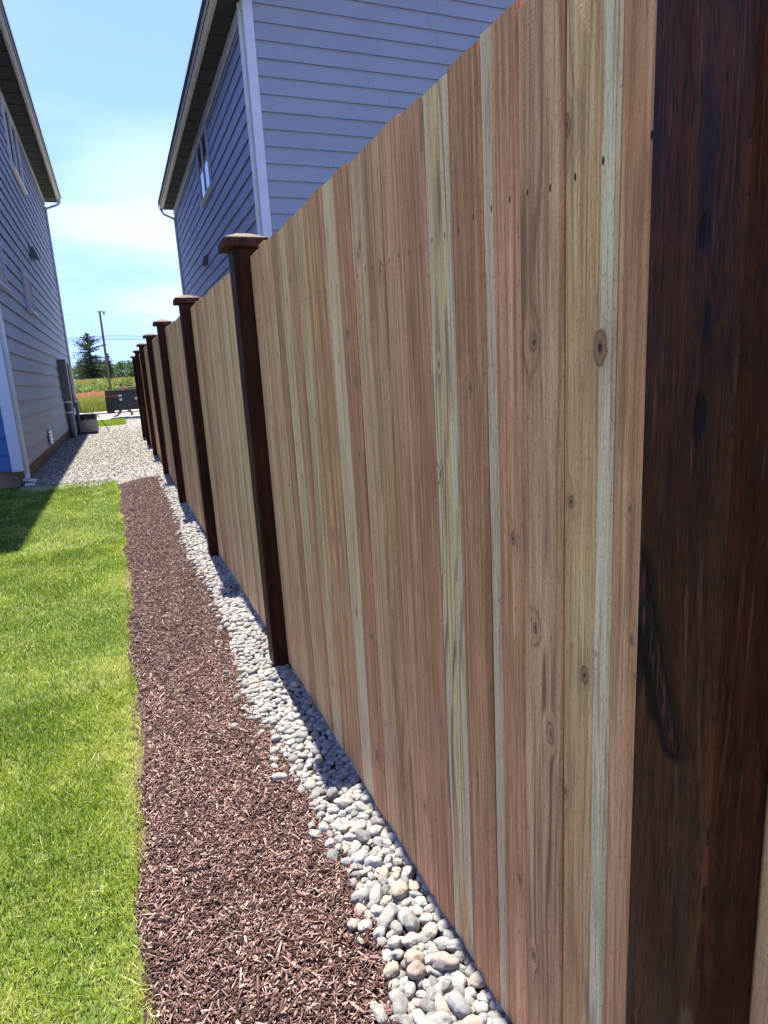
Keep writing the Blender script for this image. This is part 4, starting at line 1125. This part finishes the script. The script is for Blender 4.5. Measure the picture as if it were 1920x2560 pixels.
# ------------------------------------------------------------------ person behind the trailer, only the legs show
m_skin = simple('skin', (.45, .27, .19), (.40, .23, .16), 8, .5)
m_trouser = simple('tan_work_trousers', (.19, .125, .085), (.11, .07, .05), 14, .85, .4, 60)
m_shirt = simple('dark_shirt', (.03, .035, .05), (.045, .05, .07), 9, .85)
m_boot = simple('dark_boot', (.028, .022, .02), (.045, .035, .03), 12, .6)
m_hair = simple('dark_hair', (.02, .014, .01), (.03, .02, .014), 30, .7)
def skin_mesh(name, verts, edges, radii, mat, parent, root=0, sub=2, rad2=None):
    me = bpy.data.meshes.new(name+'_skeleton'); me.from_pydata(verts, edges, []); me.update()
    o = bpy.data.objects.new(name, me); COL.objects.link(o)
    md = o.modifiers.new('skin', 'SKIN'); md.use_smooth_shade = True
    o.modifiers.new('sub', 'SUBSURF').levels = sub; o.modifiers['sub'].render_levels = sub
    if not me.skin_vertices: me.skin_vertices.new() if hasattr(me.skin_vertices, 'new') else None
    for i, r_ in enumerate(radii):
        sv = me.skin_vertices[0].data[i]; sv.radius = (r_, r_) if not isinstance(r_, tuple) else r_; sv.use_root = (i == root)
    dg = bpy.context.evaluated_depsgraph_get(); ev = o.evaluated_get(dg)
    m2 = bpy.data.meshes.new_from_object(ev); m2.name = name
    o.modifiers.clear(); o.data = m2; m2.materials.clear(); m2.materials.append(mat)
    m2.polygons.foreach_set('use_smooth', [True]*len(m2.polygons))
    bpy.data.meshes.remove(me)
    if parent is not None:
        o.parent = parent
        if parent.type == 'EMPTY': o.matrix_parent_inverse = Matrix.Translation(-parent.location)
    return o
PY = 31.0
ps = empty('person', (.15, PY, 0)); tag(ps, 'person in tan work trousers striding left behind the black trailer, upper body hidden', 'person')
def P(x, dy, z): return (x, PY+dy, z)
bodyV = [P(.27, 0, .80), P(.18, 0, .93), P(.02, 0, 1.03), P(-.08, 0, 1.08), P(-.17, 0, 1.09), P(-.26, 0, 1.07), P(-.31, 0, 1.0),        # 0-6 pelvis spine neck head
         P(.24, -.09, .76), P(.06, -.10, .43), P(-.13, -.10, .12), P(-.17, -.10, .06), P(-.33, -.10, .05),                            # 7-11 front leg
         P(.26, .09, .76), P(.22, .10, .40), P(.45, .10, .15), P(.47, .10, .08), P(.36, .10, .03),                                    # 12-16 rear leg
         P(-.03, -.18, 1.0), P(-.10, -.22, .74), P(-.25, -.20, .56), P(-.31, -.19, .51), P(-.03, .18, 1.0), P(-.02, .22, .73), P(-.17, .2, .55), P(-.23, .19, .50)]
bodyE = [(0,1),(1,2),(2,3),(3,4),(4,5),(5,6),(0,7),(7,8),(8,9),(9,10),(10,11),(0,12),(12,13),(13,14),(14,15),(15,16),(3,17),(17,18),(18,19),(19,20),(3,21),(21,22),(22,23),(23,24)]
bodyR = [.11,.12,.125,.10,.055,.10,.07,.078,.052,.038,.036,.03,.078,.052,.038,.036,.03,.05,.04,.03,.028,.05,.04,.03,.028]
bd = skin_mesh('body', bodyV, bodyE, bodyR, m_skin, ps)
# fingers
for (hx, hy, hz) in ((-.31, -.19, .51), (-.23, .19, .50)):
    mb = MB()
    for q in range(4):
        yy_ = PY+hy-.03+q*.02; L = (.07, .08, .076, .06)[q]
        mb.tube([(hx, yy_, hz), (hx-.03, yy_, hz-.035), (hx-.032, yy_, hz-.035-L*.5), (hx-.015, yy_, hz-.04-L*.8)], [.010, .009, .008, .006], 6)
    mb.tube([(hx+.01, PY+hy-.03, hz), (hx+.02, PY+hy-.05, hz-.035), (hx+.01, PY+hy-.05, hz-.06)], [.011, .009, .007], 6)
    mb.build('finger', m_skin, ps, smooth=True)
tr_ = skin_mesh('trousers', [P(.26, 0, .84), P(.27, 0, .78), P(.24, -.09, .74), P(.07, -.10, .43), P(-.115, -.10, .125), P(.26, .09, .74), P(.23, .10, .40), P(.44, .10, .165)],
          [(0,1),(1,2),(2,3),(3,4),(1,5),(5,6),(6,7)], [.13,.13,.10,.082,.068,.10,.082,.068], m_trouser, bd)
sh_ = skin_mesh('shirt', [P(.25, 0, .86), P(.17, 0, .94), P(.02, 0, 1.03), P(-.07, 0, 1.07), P(-.03, -.18, 1.0), P(-.09, -.21, .77), P(-.03, .18, 1.0), P(-.02, .21, .76)],
          [(0,1),(1,2),(2,3),(3,4),(4,5),(3,6),(6,7)], [.135,.14,.145,.115,.066,.055,.066,.055], m_shirt, bd)
skin_mesh('hair', [P(-.22, 0, 1.11), P(-.27, 0, 1.10)], [(0,1)], [.095, .085], m_hair, bd, sub=2)
for (ax, az, tx_, tz, dy) in ((-.14, .10, -.37, .035, -.10), (.47, .13, .38, .03, .10)):
    skin_mesh('boot', [P(ax, dy, az+.04), P(ax+.0, dy, az-.03), P((ax+tx_)/2, dy, (az-.03+tz)/2), P(tx_, dy, tz)], [(0,1),(1,2),(2,3)], [.055, .055, .045, .03], m_boot, bd, root=1, sub=1)

# ------------------------------------------------------------------ utility pole and wires
m_pole = simple('weathered_pole', (.10, .088, .08), (.065, .058, .05), 6, .9, .5, 40)
m_wire = simple('dark_wire', (.03, .035, .04), (.03, .035, .04), 4, .6)
up_ = empty('utility_pole', (-.72, 75, float(gz(-.7, 75)))); tag(up_, 'tall wooden utility pole with a short crossarm beyond the field grass', 'utility pole')
z0 = float(gz(-.7, 75))
mb = MB(); mb.tube([(-.72, 75, z0-.2), (-.70, 75, 4.5), (-.68, 75, 9.05)], [.15, .13, .10], 12); mb.build('pole', m_pole, up_, smooth=True)
mb = MB(); mb.bbox((-.92, 74.86, 8.9), (-.12, 74.96, 9.0), .01); mb.build('crossarm', m_pole, up_)
mb = MB(); mb.lathe((-.30, 74.9, 8.62), [(.05, 0), (.09, .05), (.09, .2), (.05, .26)], 12); mb.build('insulator', m_grey, up_)
def wire(zc, zl, zr, lab, r_=.022, y=74.84):
    pts = []
    for k in range(41):
        x = -22+44*k/40; t = (x+.7)/22
        z = zc+(zl if t < 0 else zr)*t*t; pts.append((x, y, z))
    mb = MB(); mb.tube(pts, r_, 5); o = mb.build('overhead_wire', m_wire, None); tag(o, lab, 'wire', 'wires strung from the utility pole')
wire(6.52, -7, -5, 'uppermost of the three close overhead wires at mid pole')
wire(6.32, -6, -6, 'middle of the three close overhead wires at mid pole', .014, 74.83)
wire(6.14, -5, -5, 'lowest of the three close overhead wires at mid pole', .022, 74.82)
wire(8.98, -12, -12, 'single thin wire running from the very top of the pole', .012, 74.85)

# ------------------------------------------------------------------ field vegetation
g = G('dry_field_grass'); t_ = g.attr('tone')
cg = g.ramp(t_, [(0, (.12, .16, .02)), (.35, (.28, .31, .05)), (.65, (.46, .42, .10)), (.85, (.50, .39, .18)), (1, (.42, .28, .16))])
m_fgrass = g.done(cg, .8, None, .2)
n = 42000; Y = 38.2+(66-38.2)*rng.uniform(0, 1, n)**1.3; X = rng.uniform(-9, 7, n)
tone = np.clip(.25+.45*smst(38, 62, Y)*vnoise(X, Y, .35, 3)+rng.normal(.05, .16, n)+.1*vnoise(X, Y, 1.2, 8), 0, 1)
o = blades('field_grass', X, Y, rng.uniform(.25, .55, n), rng.uniform(.02, .04, n), tone, m_fgrass, .35)
tag(o, 'tall yellow green meadow grass beyond the road', 'grass', None, 'stuff')
n = 26000; Y = rng.uniform(84, 135, n); X = rng.uniform(-22, 14, n)
o = blades('field_grass', X, Y, rng.uniform(.35, .7, n), rng.uniform(.06, .12, n), np.clip(rng.normal(.55, .2, n), 0, 1), m_fgrass, .35)
tag(o, 'yellow meadow rising behind the hedge towards the trees', 'grass', None, 'stuff')
# orange safety netting
g = G('orange_safety_net'); p = g.obj()
wx_ = g.m_('SINE', g.m_('MULTIPLY', g.sep(p)[0], 60.0)); wz = g.m_('SINE', g.m_('MULTIPLY', g.sep(p)[2], 60.0))
m_net = g.done(g.mix(g.ss(g.m_('MAXIMUM', wx_, wz), .0, .6), (.70, .27, .16), (.85, .33, .18)), .6)
mb = MB(); xs = np.linspace(-14, 9, 60); zt = [.66+float(gz(x, 67))+.05*math.sin(x*2.3)+.03*math.sin(x*5) for x in xs]
nf = empty('safety_fence', (-2, 67, 0)); tag(nf, 'low orange safety netting stretched across the field in front of the hedge', 'fence')
for i in range(59):
    x0, x1 = xs[i], xs[i+1]; ya, yb = 67+.08*math.sin(x0*1.7), 67+.08*math.sin(x1*1.7)
    mb.add([(x0, ya, 0.1), (x1, yb, 0.1), (x1, yb, zt[i+1]), (x0, ya, zt[i]), (x0, ya+.02, 0.1), (x1, yb+.02, 0.1), (x1, yb+.02, zt[i+1]), (x0, ya+.02, zt[i])], [(0, 1, 2, 3), (7, 6, 5, 4), (3, 2, 6, 7)])
mb.build('netting', m_net, nf)
for x in np.arange(-13, 9, 2.6):
    mb = MB(); mb.tube([(x, 66.9, 0), (x, 66.9, .95)], .02, 6); mb.build('stake', m_wht, nf)

# ------------------------------------------------------------------ leaves
def leaf_mat(name, stops, trans=.3, tc_=(.2, .3, .04)):
    g = G(name); t_ = g.attr('tone'); c = g.ramp(t_, stops); g.done(c, .6, None, .3)
    tr = g.n('ShaderNodeBsdfTranslucent'); g._in(tr.inputs['Color'], g.mix(.5, c, tc_)); ms = g.n('ShaderNodeMixShader'); ms.inputs[0].default_value = trans
    g.t.links.new(g.b.outputs[0], ms.inputs[1]); g.t.links.new(tr.outputs[0], ms.inputs[2]); g.t.links.new(ms.outputs[0], g.out.inputs['Surface']); return g.m
m_conifer = leaf_mat('conifer_needles', [(0, (.014, .030, .018)), (.5, (.028, .052, .028)), (1, (.06, .085, .045))], .12)
m_wood = leaf_mat('woodland_leaves', [(0, (.020, .050, .028)), (.4, (.05, .105, .05)), (.75, (.11, .18, .08)), (1, (.20, .27, .12))], .2)
m_hedge = leaf_mat('bramble_leaves', [(0, (.035, .065, .015)), (.35, (.11, .17, .04)), (.7, (.32, .38, .12)), (1, (.60, .60, .30))], .3)
m_bush = leaf_mat('bush_leaves', [(0, (.05, .10, .015)), (.5, (.13, .20, .03)), (1, (.30, .34, .09))], .35)
m_bark = simple('tree_bark', (.09, .065, .05), (.05, .038, .03), 8, .9, .6, 30)
def leaves(name, C, S, tone, mat, parent=None, flat=0.0):
    """C (N,3) centres, S sizes -> small two-triangle kites, random orientation"""
    N = len(C); d = rng.normal(size=(N, 3)); d /= np.linalg.norm(d, axis=1)[:, None]
    e = rng.normal(size=(N, 3)); e -= d*(e*d).sum(1)[:, None]; e /= np.linalg.norm(e, axis=1)[:, None]
    V = np.empty((N, 4, 3), np.float32); S = S[:, None]
    V[:, 0] = C-d*S; V[:, 1] = C+e*S*.45; V[:, 2] = C+d*S; V[:, 3] = C-e*S*.45
    F = np.arange(N*4).reshape(-1, 4)
    return mesh_np(name, V.reshape(-1, 3), F, mat, parent, attrs={'tone': ('FLOAT', np.repeat(np.clip(tone, 0, 1), 4))})
def cluster(centres, rad, per, squash=.8):
    n = len(centres); c = np.repeat(np.asarray(centres), per, 0); r_ = np.repeat(np.asarray(rad), per)
    p = rng.normal(size=(n*per, 3)); p /= np.linalg.norm(p, axis=1)[:, None]; p *= (rng.uniform(.35, 1, n*per)**.6)[:, None]
    p[:, 2] *= squash
    return c+p*r_[:, None]

def conifer(x, y, h, wbase, label, sparse_top=.45, nb=150, seed=1):
    rs = np.random.default_rng(seed); zb = float(gz(x, y)); T = empty('conifer_tree', (x, y, zb)); tag(T, label, 'tree')
    mb = MB(); mb.tube([(x, y, zb-.2), (x+.05, y, zb+h*.5), (x, y, zb+h*.98)], [h*.022, h*.013, .02], 8); mb.build('trunk', m_bark, T)
    mb = MB(); C = []; Rr = []
    for i in range(nb):
        t = (i+.5)/nb; t = t**1.0; z = zb+h*(.08+.90*t); ln = wbase*min(1, (1-t)*2.6+.12)*rs.uniform(.45, 1.1)
        if t > 1-sparse_top and rs.uniform() < .35: ln *= 1.25
        a = rs.uniform(0, 2*math.pi); rise = ln*(.35 if t > .55 else .05)*rs.uniform(.2, 1.3); droop = -ln*.12*(1-t)
        ex, ey, ez = x+math.cos(a)*ln, y+math.sin(a)*ln, z+rise+droop
        mb.tube([(x, y, z), ((x+ex)/2, (y+ey)/2, (z+ez)/2+rise*.1), (ex, ey, ez)], [.05, .03, .012], 4, caps=False)
        k = max(3, int(ln*6))
        for q in range(k):
            s = (q+.7)/k; dens = 1.0 if t < 1-sparse_top else .62
            if rs.uniform() > dens: continue
            C.append((x+(ex-x)*s+rs.normal(0, .06), y+(ey-y)*s+rs.normal(0, .06), z+(ez-z)*s-rs.uniform(0, .12))); Rr.append((.30 if t < 1-sparse_top else .15)*(1.25-.5*s))
    mb.build('branches', m_bark, T)
    per = 14
    P_ = cluster(C, Rr, per, .75)
    leaves('crown', P_, rng.uniform(.05, .12, len(P_)), rng.normal(.4, .22, len(P_)), m_conifer, T)
    return T
conifer(-4.1, 140, 9.3, 3.1, 'tall dark conifer with a thin spiky top left of the utility pole', .55, 240, 3)
conifer(-1.0, 132, 5.1, 1.05, 'short dark conifer standing just behind the utility pole', .25, 90, 5)

def broadleaf(name, x, y, h, r_, mat, label, cat, nclump, per, leaf, seed, kind_trunk=True, group=None):
    rs = np.random.default_rng(seed); zb = float(gz(x, y)); T = empty(name, (x, y, zb)); tag(T, label, cat, group)
    mb = MB(); C = []; Rr = []
    if kind_trunk: mb.tube([(x, y, zb-.2), (x+.1, y, zb+h*.35), (x, y, zb+h*.7)], [h*.03, h*.02, h*.008], 8)
    for i in range(nclump):
        a = rs.uniform(0, 2*math.pi); u_ = rs.uniform(0, 1)**.6; zt_ = rs.uniform(.12, 1)
        wd = r_*math.sin(math.pi*min(.97, .18+zt_*.74))**.6
        cx, cy_, cz_ = x+math.cos(a)*wd*u_, y+math.sin(a)*wd*u_, zb+h*zt_*.92
        C.append((cx, cy_, cz_)); Rr.append(r_*rs.uniform(.16, .34))
        if i % 3 == 0: mb.tube([(x, y, zb+h*.25*zt_), ((x+cx)/2, (y+cy_)/2, (zb+cz_)/2+.1), (cx, cy_, cz_)], [h*.012, h*.008, .01], 4, caps=False)
    mb.build('trunk', m_bark, T)
    P_ = cluster(C, Rr, per); tn = np.repeat(rs.uniform(.15, .75, nclump), per)+rng.normal(0, .15, nclump*per)
    leaves('crown', P_, rng.uniform(leaf*.6, leaf*1.3, len(P_)), tn, mat, T); return T
broadleaf('bush', 1.0, 78, 1.55, 1.15, m_bush, 'bright green rounded bush above the black trailer', 'bush', 60, 70, .06, 11, False)
broadleaf('bush', -2.9, 78.5, 1.1, .7, m_bush, 'small green bush at the left of the hedge top', 'bush', 34, 60, .055, 12, False)
# bramble hedge
C = []; Rr = []
for i in range(900):
    x = random.uniform(-16, 10); y = random.uniform(76.5, 80.5); zt = 1.25+.5*mnoise.noise(Vector((x*.35, y*.2, 2)))+.25*mnoise.noise(Vector((x*1.2, 0, 5)))
    z = float(gz(x, y))+random.uniform(.05, 1)*max(.4, zt-(.3 if y < 77.5 else 0)); C.append((x, y, z)); Rr.append(random.uniform(.18, .42))
P_ = cluster(C, Rr, 46); tn = np.repeat(rng.uniform(.1, .8, len(C)), 46)+rng.normal(0, .2, len(P_))
o = leaves('hedge', P_, rng.uniform(.045, .10, len(P_)), tn, m_hedge); tag(o, 'tangled bramble hedge across the field behind the orange netting', 'hedge', None, 'stuff')
# distant wood
C = []; Rr = []; tn = []
for i in range(1500):
    x = random.uniform(-55, 40); y = random.uniform(188, 204)
    top = 4.6+1.3*mnoise.noise(Vector((x*.22, 0, 0)))+.8*mnoise.noise(Vector((x*.7, 3, 0)))
    z = float(gz(x, y))+top*random.uniform(0.02, 1)**.8; C.append((x, y, z)); Rr.append(random.uniform(.5, 1.15)); tn.append(.25+.5*random.random()+.25*mnoise.noise(Vector((x*.3, 9, 0))))
P_ = cluster(C, Rr, 44, .9); t2 = np.repeat(np.array(tn), 44)+rng.normal(0, .15, len(P_))
o = leaves('distant_wood', P_, rng.uniform(.12, .26, len(P_)), t2, m_wood); tag(o, 'low green wood along the far edge of the field', 'trees', None, 'stuff')
# individual nearer trees in front of the wood
broadleaf('broadleaf_tree', -6.6, 150, 3.9, 1.5, m_wood, 'mid green broadleaf tree at the left of the tall conifer', 'tree', 60, 60, .13, 21)
broadleaf('broadleaf_tree', -2.4, 146, 3.9, 1.3, m_wood, 'dark green broadleaf tree between the two conifers', 'tree', 60, 60, .12, 22)
broadleaf('broadleaf_tree', 1.2, 155, 4.0, 1.7, m_wood, 'broadleaf tree behind the bright bush, right of the pole', 'tree', 60, 60, .13, 23)
broadleaf('broadleaf_tree', 3.6, 158, 4.2, 1.7, m_wood, 'broadleaf tree at the fence end, furthest right in the gap', 'tree', 60, 60, .13, 24)
# pale shed
sh = empty('small_shed', (-8.1, 125, 0)); tag(sh, 'small pale shed glimpsed at the left edge of the field', 'shed')
zb = float(gz(-8, 125)); mb = MB(); mb.bbox((-9.3, 124, zb), (-7.0, 127, zb+.75), .01); mb.build('wall', m_white, sh)
mb = MB(); mb.add([(-9.4, 123.9, zb+.75), (-6.9, 123.9, zb+.75), (-6.9, 127.1, zb+.75), (-9.4, 127.1, zb+.75), (-9.4, 125.5, zb+1.15), (-6.9, 125.5, zb+1.15)], [(0, 1, 5, 4), (2, 3, 4, 5), (0, 4, 3), (1, 2, 5), (3, 2, 1, 0)])
mb.build('roof', m_grey, sh)
